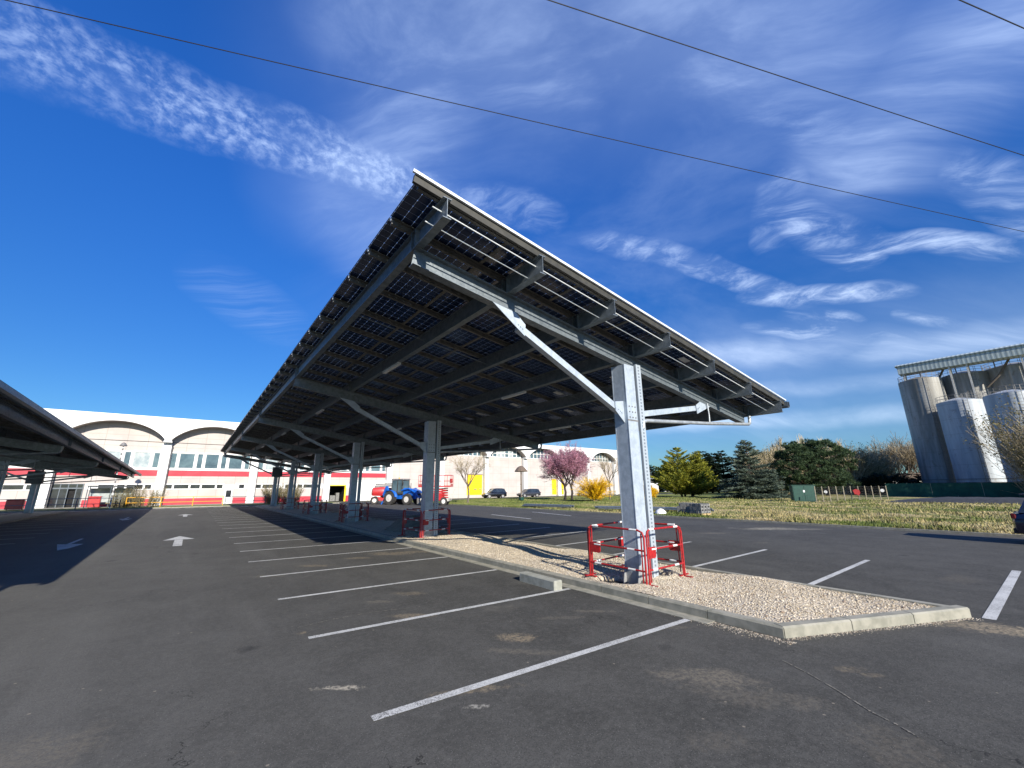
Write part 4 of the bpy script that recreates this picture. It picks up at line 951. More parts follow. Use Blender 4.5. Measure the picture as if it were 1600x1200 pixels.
# ------------------------------------------------------------------ vehicles
def car(name, label, paint, L=4.4, W=1.8, H=1.62, suv=True, loc=(0, 0, 0), rz=0.0, group=None):
    """car along local y, nose towards +y, origin under its middle"""
    root = thing(name, label, 'car', loc, rz, group); h = L/2; zs = .24
    belt = H*.60; wb = L*.30; rw = .35 if suv else .31
    # body as rings across the car along its length
    st = [(-h, .50, belt*.80, .80), (-h+.06, .36, belt*.94, .90), (-h+.30, .26, belt, .97), (-h+.9, zs, belt+.01, 1.0), (-.2, zs, belt-.01, 1.0), (h-1.35, zs, belt-.03, 1.0), (h-1.1, zs, belt-.05, .99), (h-.45, .24, belt-.14, .95), (h-.10, .30, belt-.28, .86), (h, .40, belt-.42, .74)]
    m = MB(); rings = []
    for y, z0, z1, k in st:
        w = W/2*k; zc = z0+(z1-z0)*.55
        rings.append([(-w*.88, y, z0), (w*.88, y, z0), (w*.98, y, z0+.12), (w, y, zc), (w*.97, y, z1-.10), (w*.88, y, z1-.01), (w*.6, y, z1+.015), (-w*.6, y, z1+.015), (-w*.88, y, z1-.01), (-w*.97, y, z1-.10), (-w, y, zc), (-w*.98, y, z0+.12)])
    m.loft(rings)
    m.build('body', paint, root, True)
    # cabin glass and roof
    yb = -h+(.18 if suv else .45); cab = [(yb, .80, belt-.02, belt), (yb+.28, .78, belt-.02, H-.16), (yb+.75, .76, belt-.02, H-.05), (-.1, .76, belt-.02, H-.04), (h-1.95, .76, belt-.02, H-.09), (h-1.15, .80, belt-.02, belt)]
    g = MB(); rings = []
    for y, k, z0, z1 in cab:
        wl = W/2*.90; wt = W/2*(.90-(z1-z0)*.30); rings.append([(-wl, y, z0), (wl, y, z0), (wt, y, z1-.02), (wt*.9, y, z1), (-wt*.9, y, z1), (-wt, y, z1-.02)])
    g.loft(rings); g.build('cabin_glass', 'glass_dark', root, True)
    rf = MB(); rings = []
    for y, z1 in ((yb+.24, H-.15), (yb+.75, H-.04), (-.1, H-.025), (h-1.92, H-.085)):
        wt = W/2*(.90-(z1-belt)*.30)+.01; rings.append([(-wt, y, z1-.03), (wt, y, z1-.03), (wt*.92, y, z1+.012), (-wt*.92, y, z1+.012)])
    rf.loft(rings)
    for s in (-1, 1):
        for (ya, za, yc, zc_) in ((h-1.16, belt, h-1.94, H-.10), (.0, belt, -.05, H-.05), (yb+.02, belt, yb+.30, H-.15)):
            wa = W/2*.90+.004; wc = W/2*(.90-(zc_-belt)*.30)+.006; rf.bar((s*wa, ya, za-.02), (s*wc, yc, zc_), .05, .03, (s, 0, 0))
    rf.build('roof', paint, root)
    for sx in (-1, 1):
        for y in (-wb, wb+.05):
            wl = MB().disc((sx*(W/2-.11), y, rw), rw, (1, 0, 0), .21, 28); wo = wl.build('wheel', 'rubber', root, True)
            rm = MB().disc((sx*(W/2-.02), y, rw), rw*.62, (1, 0, 0), .05, 20)
            for q in range(5):
                a = q*2*math.pi/5; rm.bar((sx*(W/2+.008), y, rw), (sx*(W/2+.008), y+math.cos(a)*rw*.6, rw+math.sin(a)*rw*.6), .05, .03, (1, 0, 0))
            rm.build('rim', 'rim', wo)
            MB().path([(sx*(W/2-.005), y+math.cos(a)*(rw+.05), max(rw+math.sin(a)*(rw+.05), .22)) for a in [math.pi*i/12 for i in range(13)]], .022, 6).build('arch_trim', 'rubber', root)
        hl = MB().cbox(sx*(W/2*.80)-.17, sx*(W/2*.80)+.10, h-.30, h-.06, belt-.40, belt-.22, .03); hl.build('headlight', 'lens', root)
        tl = MB().cbox(sx*(W/2*.84)-.12, sx*(W/2*.84)+.07, -h+.0, -h+.12, belt-.20, belt-.04, .03); tl.build('tail_light', 'taillight', root)
        mr = MB().cbox(sx*(W/2+.10)-.09, sx*(W/2+.10)+.09, h-1.55, h-1.43, belt-.0, belt+.13, .03); mr.build('mirror', paint, root)
    MB().box(-.26, .26, -h-.012, -h+.10, .62, .73).build('number_plate', 'bwhite', root)
    MB().cbox(-W*.38, W*.38, -h-.03, -h+.22, .32, .50, .04).build('rear_bumper', 'rubber', root)
    MB().box(-W*.30, W*.30, h-.12, h+.004, .38, .55).build('grille', 'rubber', root)
    sp = MB(); sp.bar((-.55, yb+.20, H-.11), (.55, yb+.20, H-.11), .16, .04); sp.build('spoiler', paint, root)
    return root
car('parked_car', 'dark blue car cut off by the right edge of the photo', 'carblue', 4.35, 1.80, 1.66, True, (22.2, -.92, 0), math.pi)
x, y = AZ(746, 78); car('parked_car', 'black off-road car parked by the left yellow door behind the bare tree', 'carblack', 4.6, 1.85, 1.80, True, (45.4, 65.2, 0), R(82))
car('parked_car', 'dark grey estate car parked behind the post with the shingled roof', 'cargrey', 4.9, 1.82, 1.65, True, (54.3, 65.8, 0), R(84))
car('parked_car', 'small silver car half hidden between the pink tree and yellow bush', 'silver', 4.1, 1.75, 1.5, False, (70.5, 65.6, 0), R(95))

def wheel(m, c, r, w, n=28):
    """lugged tyre with its axle along local x"""
    m.disc(c, r, (1, 0, 0), w, n)
    for i in range(18):
        a = 2*math.pi*i/18
        for s in (-1, 1):
            aa = a+(.09 if s > 0 else -.09); p = Vector((c[0]+s*w*.24, c[1]+math.cos(aa)*r, c[2]+math.sin(aa)*r)); d = Vector((s*.9, -math.sin(aa)*.35, math.cos(aa)*.35)).normalized()
            m.bar(p-d*w*.24, p+d*w*.24, .05, .07, (0, math.cos(aa), math.sin(aa)))
def add_wheel(root, c, r, w, rimmat='rim_white', out=1):
    m = MB(); wheel(m, c, r, w); wo = m.build('wheel', 'rubber', root)
    q = MB(); q.disc((c[0]+out*w*.47, c[1], c[2]), r*.55, (1, 0, 0), w*.14, 20); q.disc((c[0]+out*w*.56, c[1], c[2]), r*.22, (1, 0, 0), w*.1, 12); q.build('rim', rimmat, wo)
def telehandler():
    """blue loader-tractor, nose to -y"""
    t = thing('blue_tractor', 'bright blue tractor loader with glazed cab between the red boom lift and the scissor lift', 'tractor', (20.9, 49.6, 0), R(28)); t.scale = (1.08, 1.08, 1.08)
    for sx in (-1, 1):
        add_wheel(t, (sx*.98, 1.05, .72), .72, .46, 'rim_white', sx); add_wheel(t, (sx*.95, -1.35, .58), .58, .40, 'rim_white', sx)
    ch = MB(); ch.cbox(-.48, .48, -2.1, 1.5, .62, 1.05, .05); ch.cbox(-.60, .60, .9, 1.9, .80, 1.25, .06); ch.build('chassis', 'mblue', t)
    bn = MB(); bn.loft([[(-.40, -2.15, .95), (.40, -2.15, .95), (.40, -2.15, 1.45), (.30, -2.15, 1.55), (-.30, -2.15, 1.55), (-.40, -2.15, 1.45)], [(-.46, -1.2, .95), (.46, -1.2, .95), (.46, -1.2, 1.62), (.36, -1.2, 1.74), (-.36, -1.2, 1.74), (-.46, -1.2, 1.62)], [(-.48, -.35, .95), (.48, -.35, .95), (.48, -.35, 1.70), (.38, -.35, 1.82), (-.38, -.35, 1.82), (-.48, -.35, 1.70)]])
    b = bn.build('bonnet', 'mblue', t); MB().box(-.32, .32, -2.18, -2.152, 1.0, 1.42).build('grille', 'rubber', b)
    for sx in (-1, 1):
        fd = MB(); fd.path([(sx*.98, 1.05+math.cos(a)*.84, .72+math.sin(a)*.84) for a in [math.pi*(.05+i*.09) for i in range(11)]], .04, 5)
        for i in range(10):
            a0, a1 = math.pi*(.05+i*.09), math.pi*(.14+i*.09); fd.add([(sx*.72, 1.05+math.cos(a0)*.84, .72+math.sin(a0)*.84), (sx*1.22, 1.05+math.cos(a0)*.84, .72+math.sin(a0)*.84), (sx*1.22, 1.05+math.cos(a1)*.84, .72+math.sin(a1)*.84), (sx*.72, 1.05+math.cos(a1)*.84, .72+math.sin(a1)*.84)], [(0, 1, 2, 3)])
        fd.build('mudguard', 'mblue', t)
    cb = MB()
    for x in (-.62, .62):
        for y in (-.28, .40, 1.25): cb.bar((x, y, 1.15), (x*.93, y*.94+.02, 2.70), .09, .09)
    cb.box(-.62, .62, -.30, 1.27, 1.10, 1.30); cb.build('cab_frame', 'rubber', t)
    MB().cbox(-.66, .66, -.40, 1.34, 2.70, 2.84, .05).build('cab_roof', 'mgrey', t)
    gl = MB(); gl.box(-.55, .55, -.25, -.24, 1.32, 2.68); gl.box(-.55, .55, 1.20, 1.21, 1.32, 2.68); gl.box(-.60, -.59, -.18, 1.18, 1.32, 2.68); gl.box(.59, .60, -.18, 1.18, 1.32, 2.68)
    gl.build('cab_glass', 'glaze', t)
    bc = MB(); bc.disc((.2, .9, 2.93), .06, (0, 0, 1), .16, 10); bc.build('beacon', 'railyellow', t)
    ex = MB(); ex.tube((.52, -.6, 1.6), (.52, -.6, 2.35), .045); ex.build('exhaust', 'mgrey', t)
    # front loader: arms, cross tube, bucket
    ld = MB()
    for sx in (-.62, .62):
        ld.path([(sx, -.2, 1.55), (sx, -1.2, 1.75), (sx, -2.2, 1.25), (sx, -2.75, .55)], .085, 6); ld.bar((sx, -.2, .75), (sx, -.2, 1.65), .14, .2); ld.tube((sx, -.35, 1.0), (sx, -1.5, 1.5), .05)
    ld.tube((-.62, -2.2, 1.25), (.62, -2.2, 1.25), .07); ld.build('loader_arms', 'mblue', t)
    bk = MB(); bk.loft([[(x, -2.75, .12), (x, -2.95, .06), (x, -3.35, .05), (x, -3.35, .09), (x, -2.98, .13), (x, -2.84, .30), (x, -2.80, .72), (x, -2.72, .74)] for x in (-1.05, 1.05)]); bk.build('bucket', 'mgrey', t)
    # rear digger arm folded up
    ra = MB(); ra.bar((.05, 1.95, .7), (.05, 2.55, 2.0), .22, .26); ra.bar((.05, 2.55, 2.0), (.05, 2.95, 1.0), .16, .2); ra.bar((-.9, 2.0, .55), (.9, 2.0, .55), .2, .18); ra.build('digger_arm', 'mblue', t)
    for sx in (-1, 1): MB().path([(sx*.8, 2.0, .6), (sx*1.0, 2.25, .1), (sx*1.0, 2.25, .02)], .07, 6).build('stabiliser', 'mblue', t)
    MB().cbox(-.75, -.67, -.5, -.38, 2.15, 2.45, .02).build('mirror', 'rubber', t)
telehandler()
def boom_lift():
    t = thing('boom_lift', 'red wheeled boom lift parked left of the blue tractor', 'boom lift', (20.0, 53.6, 0), R(-112))
    for sx in (-1, 1):
        for y in (-1.15, 1.15): add_wheel(t, (sx*.95, y, .45), .45, .36, 'rim_white', sx)
    c = MB(); c.cbox(-.75, .75, -1.6, 1.6, .42, .85, .08); c.build('chassis', 'mred', t)
    c = MB(); c.disc((0, 0, .93), .5, (0, 0, 1), .16, 20); c.build('turntable', 'mgrey', t)
    c = MB()
    rings = []
    for y, a, z0, z1 in ((-1.6, .55, 1.15, 1.75), (-1.45, .85, 1.02, 2.0), (-.4, .95, .98, 2.1), (.9, .92, .98, 2.0), (1.25, .75, 1.02, 1.75), (1.4, .5, 1.1, 1.5)):
        rings.append([(-a*.85, y, z0), (a*.85, y, z0), (a, y, z0+.25), (a, y, z1-.3), (a*.75, y, z1), (-a*.75, y, z1), (-a, y, z1-.3), (-a, y, z0+.25)])
    c.loft(rings); c.build('engine_cover', 'mred', t, True)
    b = MB(); b.bar((0, -1.3, 2.15), (0, 3.0, 2.35), .28, .26); b.bar((0, -1.2, 2.42), (0, 2.6, 2.58), .20, .20); b.bar((0, 3.0, 2.35), (0, 3.4, 1.6), .16, .2); b.build('boom', 'mgrey', t)
    k = MB()
    for z in (.65, 1.15, 1.7):
        k.path([(-.8, 3.4, z), (.8, 3.4, z), (.8, 4.2, z), (-.8, 4.2, z), (-.8, 3.4, z)], .022, 6)
    for x in (-.8, 0, .8):
        for y in (3.4, 4.2): k.tube((x, y, .65), (x, y, 1.7), .022, n=6)
    k.box(-.8, .8, 3.4, 4.2, .60, .65); k.build('basket', 'mred', t)
boom_lift()
def scissor_lift():
    t = thing('scissor_lift', 'red scissor lift with tall railed platform behind the second canopy post', 'scissor lift', (22.6, 44.3, 0), R(52)); t.scale = (1, .95, 1.08)
    for sx in (-1, 1):
        for y in (-1.15, 1.15): add_wheel(t, (sx*.85, y, .40), .40, .28, 'rim_white', sx)
    c = MB(); c.cbox(-.80, .80, -1.7, 1.7, .42, .72, .05); c.build('chassis', 'mwhite', t)
    s = MB()
    for i in range(4):
        z0, z1 = .78+i*.25, 1.0+i*.25
        for x in (-.5, .5): s.bar((x, -1.4, z0), (x, 1.4, z1), .06, .11); s.bar((x+.08, 1.4, z0), (x+.08, -1.4, z1), .06, .11)
    s.build('scissor_stack', 'mred', t)
    c = MB(); c.cbox(-.95, -.82, -.9, .9, .5, 1.25, .03); c.cbox(.82, .95, -.9, .9, .5, 1.25, .03); c.build('side_cabinet', 'mred', t)
    p = MB(); p.box(-.9, .9, -1.95, 1.95, 1.88, 2.02); p.box(-.92, .92, -1.97, -1.95, 1.88, 2.2); p.box(-.92, .92, 1.95, 1.97, 1.88, 2.2); p.build('platform', 'mred', t)
    r = MB()
    for z in (2.5, 3.1): r.path([(-.9, -1.95, z), (.9, -1.95, z), (.9, 1.95, z), (-.9, 1.95, z), (-.9, -1.95, z)], .024, 6)
    for x in (-.9, .9):
        for y in (-1.95, -1.2, -.4, .4, 1.2, 1.95): r.tube((x, y, 2.02), (x, y, 3.1), .024, n=6)
    for y in (-1.95, 1.95): r.tube((0, y, 2.02), (0, y, 3.1), .024, n=6)
    r.build('guard_rail', 'mred', t)
    MB().cbox(.5, .85, -1.9, -1.6, 2.3, 2.75, .03).build('control_box', 'mred', t)
    MB().path([(-.7, -2.0, .5), (-.7, -2.25, .9), (-.7, -2.3, 1.5), (.3, -2.3, 1.6)], .03, 6).build('ladder', 'mwhite', t)
scissor_lift()

# ------------------------------------------------------------------ things lying on the lawn edge
def tubes(loc, rz, n, L, label, rad=.055):
    t = MB(); rr = random.Random(int(loc[0]*7)); k = 0
    for lay in range(2):
        for i in range(n-lay):
            y = (i-(n-lay)/2)*rad*2.3; s = rr.uniform(-.25, .25); z = rad+lay*rad*1.8
            t.path([(-L/2+s, y, z), (L/2+s, y+rr.uniform(-.03, .03), z)], rad, 8)
    for x in (-L/2+.8, L/2-.8): t.box(x-.05, x+.05, -n*rad*1.2, n*rad*1.2, -.04, .0)
    o = t.build('pipe_bundle', 'steel', None); o.location = loc; o.rotation_euler = (0, 0, rz); tag(o, label, 'steel tubes', 'bundles of steel tubes on the grass')
x, y = G(845, 796); tubes((x+.9, y, .20), R(-80), 6, 5.2, 'flat bundle of grey steel tubes on the grass below the shingled post')
x, y = G(980, 801); tubes((x+1.0, y+.2, .20), R(-68), 6, 5.6, 'bundle of grey steel tubes on the grass behind the nearest canopy post')
x, y = G(1035, 803); tubes((x+1.5, y-.3, .20), R(-82), 5, 4.5, 'bundle of grey steel tubes on the grass between sack and stacked blocks')
def block_pallet(loc, rz, label, seed):
    t = thing('block_pallet', label, 'pallet of blocks', loc, rz, 'pallets of grey concrete blocks'); rr = random.Random(seed)
    p = MB()
    for y in (-.5, 0, .5): p.box(-.6, .6, y-.05, y+.05, .0, .10)
    for i in range(6): p.box(-.6+i*.21, -.45+i*.21, -.55, .55, .10, .125)
    p.build('pallet', 'pallet', t); b = MB()
    for k in range(3):
        for i in range(3):
            for j in range(4):
                if k == 2 and rr.random() < .25: continue
                x = -.58+i*.40+rr.uniform(-.02, .02); y = -.52+j*.27+rr.uniform(-.01, .01); z = .126+k*.235
                b.box(x, x+.10, y, y+.23, z, z+.22); b.box(x+.25, x+.35, y, y+.23, z, z+.22); b.box(x+.10, x+.25, y, y+.23, z+.05, z+.16)
    b.build('block_stack', 'greyblock', t); t.scale = (.8, .8, .86); return t
x, y = G(1070, 806); block_pallet((x+.5, y+.15, .11), R(8), 'left of two pallets of grey concrete blocks on the grass edge', 1)
x, y = G(1092, 808); block_pallet((x+.5, y+.15, .11), R(-6), 'right of two pallets of grey concrete blocks on the grass edge', 2)
s = MB(); rg = random.Random(2); s.dome((0, 0, 0), .42, .36, .34, 14, 6, .10, rg); o = s.build('sack', 'bag', None, True); x, y = G(1029, 806); o.location = (x+.3, y, .10); tag(o, 'small white sack slumped on the grass beside the stacked blocks', 'sack')

# bird-table like post with a shingled cap
t = thing('shingled_post', 'brown post with a wide shingled cap and green foot on the lawn', 'roofed post', (37.9, 47.6, .12))
m = MB(); m.tube((0, 0, 0), (0, 0, 4.1), .11, .085, 10); m.tube((0, 0, 2.2), (0, 0, 2.28), .15, n=10); m.build('pole', 'bark', t)
m = MB(); rings = []
for rr_, z in ((.92, 4.0), (.98, 4.08), (.80, 4.32), (.55, 4.62), (.25, 4.80), (.04, 4.86)): rings.append([(rr_*math.cos(2*math.pi*i/14)*(1+.03*math.sin(i*5)), rr_*math.sin(2*math.pi*i/14)*(1+.03*math.sin(i*5)), z) for i in range(14)])
m.loft(rings); m.build('cap', 'straw', t)
MB().cbox(-.28, .28, -.28, .28, 0, .42, .04).build('foot', 'greenpaint', t)

# ------------------------------------------------------------------ left end, in front of the factory
def railing(pts, h, mat, label, group=None):
    t = MB()
    for z in (h, h*.5): t.path([(x, y, z) for x, y in pts], .035, 6)
    for i in range(len(pts)-1):
        a = Vector(pts[i]); b = Vector(pts[i+1]); n = max(1, round((b-a).length/3.2))
        for k in range(n+1): p = a.lerp(b, k/n); t.tube((p.x, p.y, 0), (p.x, p.y, h), .045, n=6)
    return tag(t.build('railing', mat, None), label, 'railing', group)
railing([(-5.6, 63.6), (3.3, 63.6)], 1.15, 'railyellow', 'yellow tubular railing in front of the red plinth')
railing([(-16.0, 62.6), (-6.0, 62.6)], 1.15, 'darkframe', 'dark grey railing in front of the glazed entrance')
railing([(3.6, 64.6), (8.0, 64.6)], 1.05, 'darkframe', 'thin dark railing right of the white door')
def shelter():
    t = thing('smoking_shelter', 'glazed bus-stop style shelter against the wall right of the entrance', 'shelter', (-7.3, 66.6, .1))
    f = MB()
    for x in (-1.9, 0, 1.9):
        for y in (-.7, .7): f.tube((x, y, 0), (x, y, 2.3), .04, n=8)
    for y in (-.7, .7): f.bar((-1.95, y, 2.28), (1.95, y, 2.28), .08, .08)
    f.build('frame', 'darkframe', t)
    MB().box(-2.05, 2.05, -.85, .85, 2.33, 2.40).build('roof', 'glaze_low', t)
    MB().box(-1.85, 1.85, .69, .70, .3, 2.1).build('glass_back', 'glaze_curtain', t)
    MB().box(-1.7, 1.7, .2, .6, .42, .48).build('bench', 'pallet', t)
shelter()
def cabinet_red(x, y, w, h, label, name='red_bin'):
    t = thing(name, label, 'bin', (x, y, .1), 0, 'red bins by the entrance'); MB().cbox(-w/2, w/2, -.3, .3, .08, h, .05).build('body', 'mred', t); MB().cbox(-w/2-.03, w/2+.03, -.34, .34, h, h+.08, .02).build('lid', 'mred', t)
    for s in (-1, 1): MB().disc((s*(w/2-.08), .2, .09), .09, (1, 0, 0), .06, 12).build('wheel', 'rubber', t)
cabinet_red(-8.4, 65.6, 1.0, 1.15, 'tall red wheeled bin beside the glazed shelter')
cabinet_red(-13.9, 64.2, 1.2, 1.0, 'red wheeled bin left of the glazed entrance, under the left canopy')
cabinet_red(-16.2, 63.8, 1.2, 1.0, 'red wheeled bin farthest left, under the left canopy')
def lamp(x, y, h, label):
    t = thing('yard_lamp', label, 'lamp post', (x, y, .1)); m = MB(); m.tube((0, 0, 0), (0, 0, h), .06, .045, 8); m.build('pole', 'bwhite', t)
    r = MB()
    for i in range(int(h/.5)): r.tube((0, 0, .12+i*.5), (0, 0, .36+i*.5), .066, n=8)
    r.build('dark_bands', 'mgrey', t); MB().loft([[(a*math.cos(2*math.pi*i/10), a*math.sin(2*math.pi*i/10), z) for i in range(10)] for a, z in ((.30, h), (.34, h+.05), (.16, h+.32), (.04, h+.40))]).build('lamp_head', 'mgrey', t)
lamp(-6.7, 62.2, 6.6, 'tall dark-banded white lamp post with cap, in front of the glazed shelter')

# round-the-corner shed and white van seen past the nearest post
t = thing('shed', 'low grey-roofed shed beyond the factory corner, right of the nearest post', 'shed', (128, 84, 0)); m = MB(); m.box(-14, 14, 0, 14, 0, 4.4); m.build('wall', 'white_wall', t)
m = MB(); m.prism([(-1.0, 4.3), (7, 6.4), (15, 4.3), (15, 4.5), (7, 6.65), (-1.0, 4.5)], 'x', -14.5, 14.5); m.build('roof', 'slate', t)
m = MB(); m.box(-9, -5, -.06, -.004, 0, 3.4); m.box(3, 7, -.06, -.004, 0, 3.4); m.build('door', 'mgrey', t)
def van(loc, rz, label):
    t = thing('delivery_van', label, 'van', loc, rz); b = MB(); rings = []
    for y, z0, z1, k in ((-2.9, .4, 2.5, .97), (-2.8, .35, 2.6, 1), (1.2, .35, 2.6, 1), (1.75, .35, 2.45, .98), (2.35, .35, 1.45, .96), (2.9, .4, 1.15, .88), (3.0, .5, .95, .82)):
        w = .98*k; rings.append([(-w, y, z0), (w, y, z0), (w, y, z1-.2), (w*.85, y, z1), (-w*.85, y, z1), (-w, y, z1-.2)])
    b.loft(rings); b.build('body', 'bwhite', t); w = MB(); w.loft([[(-.84, 1.80, 2.36), (.84, 1.80, 2.36), (.84, 1.83, 2.38), (-.84, 1.83, 2.38)], [(-.86, 2.36, 1.50), (.86, 2.36, 1.50), (.86, 2.40, 1.52), (-.86, 2.40, 1.52)]]); w.box(-.99, .99, 1.2, 1.75, 1.5, 2.1); w.build('cab_glass', 'glass_dark', t)
    for sx in (-1, 1):
        for y in (-1.9, 1.95): wo = MB().disc((sx*.88, y, .36), .36, (1, 0, 0), .24, 20).build('wheel', 'rubber', t); MB().disc((sx*1.0, y, .36), .2, (1, 0, 0), .03, 14).build('rim', 'rim', wo)
van((96, 66, .1), R(100), 'white delivery van past the factory corner, right of the nearest post')

# ------------------------------------------------------------------ vegetation
def rot_about(v, axis, a): return Matrix.Rotation(a, 3, axis) @ v
def skeleton(rr, h, levels, spread, trunk_h, r0, kids=(4, 6), up=.35, crook=.12, lenf=.62):
    """grow limbs; returns (thick paths, twig segments, tip points)"""
    thick = []; twigs = []; tips = []
    def grow(p, d, L, r, lv):
        n = 4 if lv < 2 else 3; pts = [p.copy()]; rad = [r]; q = p.copy(); dd = d.copy()
        for i in range(n):
            dd = (dd + Vector((rr.gauss(0, crook), rr.gauss(0, crook), rr.gauss(0, crook)*.6+up*.10))).normalized(); q = q+dd*L/n; pts.append(q.copy()); rad.append(r*(1-.55*(i+1)/n))
        if lv < levels-1: thick.append((pts, rad, 7 if lv == 0 else (5 if lv == 1 else 4)))
        else: twigs.append((pts, rad)); 
        tips.append((pts[-1], lv)); tips.append((pts[-2], lv))
        if lv < levels:
            k = rr.randint(*kids)
            for j in range(k):
                t = rr.uniform(.35, 1.0) if lv else rr.uniform(.75, 1.0); i = min(int(t*n), n-1); b = pts[i].lerp(pts[i+1], t*n-i)
                ax = Vector((rr.gauss(0, 1), rr.gauss(0, 1), rr.gauss(0, .3))).normalized(); nd = rot_about(dd, ax, rr.uniform(.4, 1.0)*spread); nd = (nd+Vector((0, 0, up))).normalized()
                grow(b, nd, L*lenf*rr.uniform(.75, 1.2), rad[i]*.62, lv+1)
    thick.append(([Vector((0, 0, 0)), Vector((.02*h, 0, trunk_h*.5)), Vector((0, .01*h, trunk_h))], [r0*1.15, r0, r0*.9], 8))
    n0 = rr.randint(*kids)+1
    for j in range(n0):
        a = 2*math.pi*(j+rr.random()*.6)/n0; nd = Vector((math.cos(a)*spread*.75, math.sin(a)*spread*.75, 1)).normalized()
        grow(Vector((0, 0, trunk_h*rr.uniform(.8, 1.0))), nd, (h-trunk_h)*.50, r0*.6, 1)
    return thick, twigs, tips
def twig_mesh(name, twigs, mat, parent, rmin=.006):
    m = MB()
    for pts, rad in twigs: m.path(pts, [max(q, rmin) for q in rad], 3, False)
    return m.build(name, mat, parent)
def cards(name, P, size, mat, parent, seed=0, aspect=.6, tri=False, direc=None):
    rng = np.random.default_rng(seed); P = np.asarray(P, float); n = len(P); s = size*rng.uniform(.6, 1.35, n)[:, None]
    a = rng.normal(size=(n, 3)); a = a if direc is None else np.asarray(direc)+a*.35; a /= np.linalg.norm(a, axis=1)[:, None]; b = rng.normal(size=(n, 3)); b -= (b*a).sum(1)[:, None]*a; b /= np.linalg.norm(b, axis=1)[:, None]
    if tri: V = np.stack([P-b*s*aspect*.5, P+b*s*aspect*.5, P+a*s], 1); F = np.arange(3*n).reshape(n, 3)
    else: V = np.stack([P-a*s*.5, P+b*s*aspect*.5, P+a*s*.5, P-b*s*aspect*.5], 1); F = np.arange(4*n).reshape(n, 4)
    return np_mesh(name, V.reshape(-1, 3), F, mat, parent)
def thick_mesh(name, thick, mat, parent):
    m = MB()
    for pts, rad, n in thick: m.path(pts, rad, n)
    return m.build(name, mat, parent, True)
def bare_tree(loc, h, seed, label, name='bare_tree', mat='bark', tmat='twig', levels=4, spread=.62, trunk=.25, r0=.10, group=None, up=.35, kids=(4, 6), rmin=.006):
    rr = random.Random(seed); t = thing(name, label, 'tree', loc, 0, group); th, tw, tp = skeleton(rr, h, levels, spread, h*trunk, r0, kids, up)
    thick_mesh('trunk', th, mat, t); twig_mesh('crown', tw, tmat, t, rmin); return t

bare_tree((27.6, 45.4, .1), 7.2, 5, 'small bare tree with a slim trunk in front of the left yellow door', levels=4, r0=.10, trunk=.30, spread=1.0, up=.16)
bare_tree((47.7, 39.6, .15), 7.2, 8, 'slender bare tree right of the yellow flowering bush', levels=4, r0=.11, trunk=.36, spread=.85, up=.3)

def cherry():
    rr = random.Random(12); t = thing('cherry_tree', 'pink blossoming cherry tree with two dark trunks on the lawn', 'tree', (42.1, 42.3, .15))
    P = []; th_all = MB(); twa = []
    for dx, dy, sd in ((-.35, .3, 3), (.45, -.2, 4)):
        th, tw, tp = skeleton(random.Random(sd), 7.6, 4, 1.0, 2.1, .15, (5, 6), .26)
        for pts, rad, n in th: th_all.path([p+Vector((dx, dy, 0)) for p in pts], rad, n)
        for pts, rad in tw:
            pts = [p+Vector((dx, dy, 0)) for p in pts]; twa.append((pts, rad))
            for i in range(len(pts)-1):
                for q in range(8):
                    p = pts[i].lerp(pts[i+1], rr.random()); P.append((p.x+rr.gauss(0, .10), p.y+rr.gauss(0, .10), p.z+rr.gauss(0, .10)))
    # fine flowering twigs fill the round crown
    for i in range(1750):
        a = rr.uniform(0, 6.283); u = rr.uniform(-1, 1); r = rr.random()**.42; lump = 1+.13*math.sin(3*a+1)+.10*math.sin(5*a+4*u)
        c = Vector((math.cos(a)*math.sqrt(1-u*u)*r*3.3*lump, math.sin(a)*math.sqrt(1-u*u)*r*3.3*lump, 4.6+u*r*2.75*lump))
        if c.z < 2.6 and rr.random() < .5: continue
        d = (c-Vector((0, 0, 2.2))).normalized()+Vector((rr.gauss(0, .35), rr.gauss(0, .35), rr.gauss(0, .3))); d.normalize(); L = rr.uniform(.4, .95)
        pts = [c, c+d*L*.5+Vector((rr.gauss(0, .05), rr.gauss(0, .05), 0)), c+d*L]; twa.append((pts, [.012, .009, .005]))
        for q in range(24 if u > -.5 else 9):
            p = c+d*L*rr.random(); P.append((p.x+rr.gauss(0, .07), p.y+rr.gauss(0, .07), p.z+rr.gauss(0, .07)))
    th_all.build('trunk', 'bark_dark', t, True); tm = twig_mesh('twigs', twa, 'twig_dark', t, .006)
    P = np.array(P)
    if len(P) > 60000: P = P[np.random.default_rng(1).choice(len(P), 60000, False)]
    cards('crown', P, .085, 'pink', t, 1, .8)
cherry()
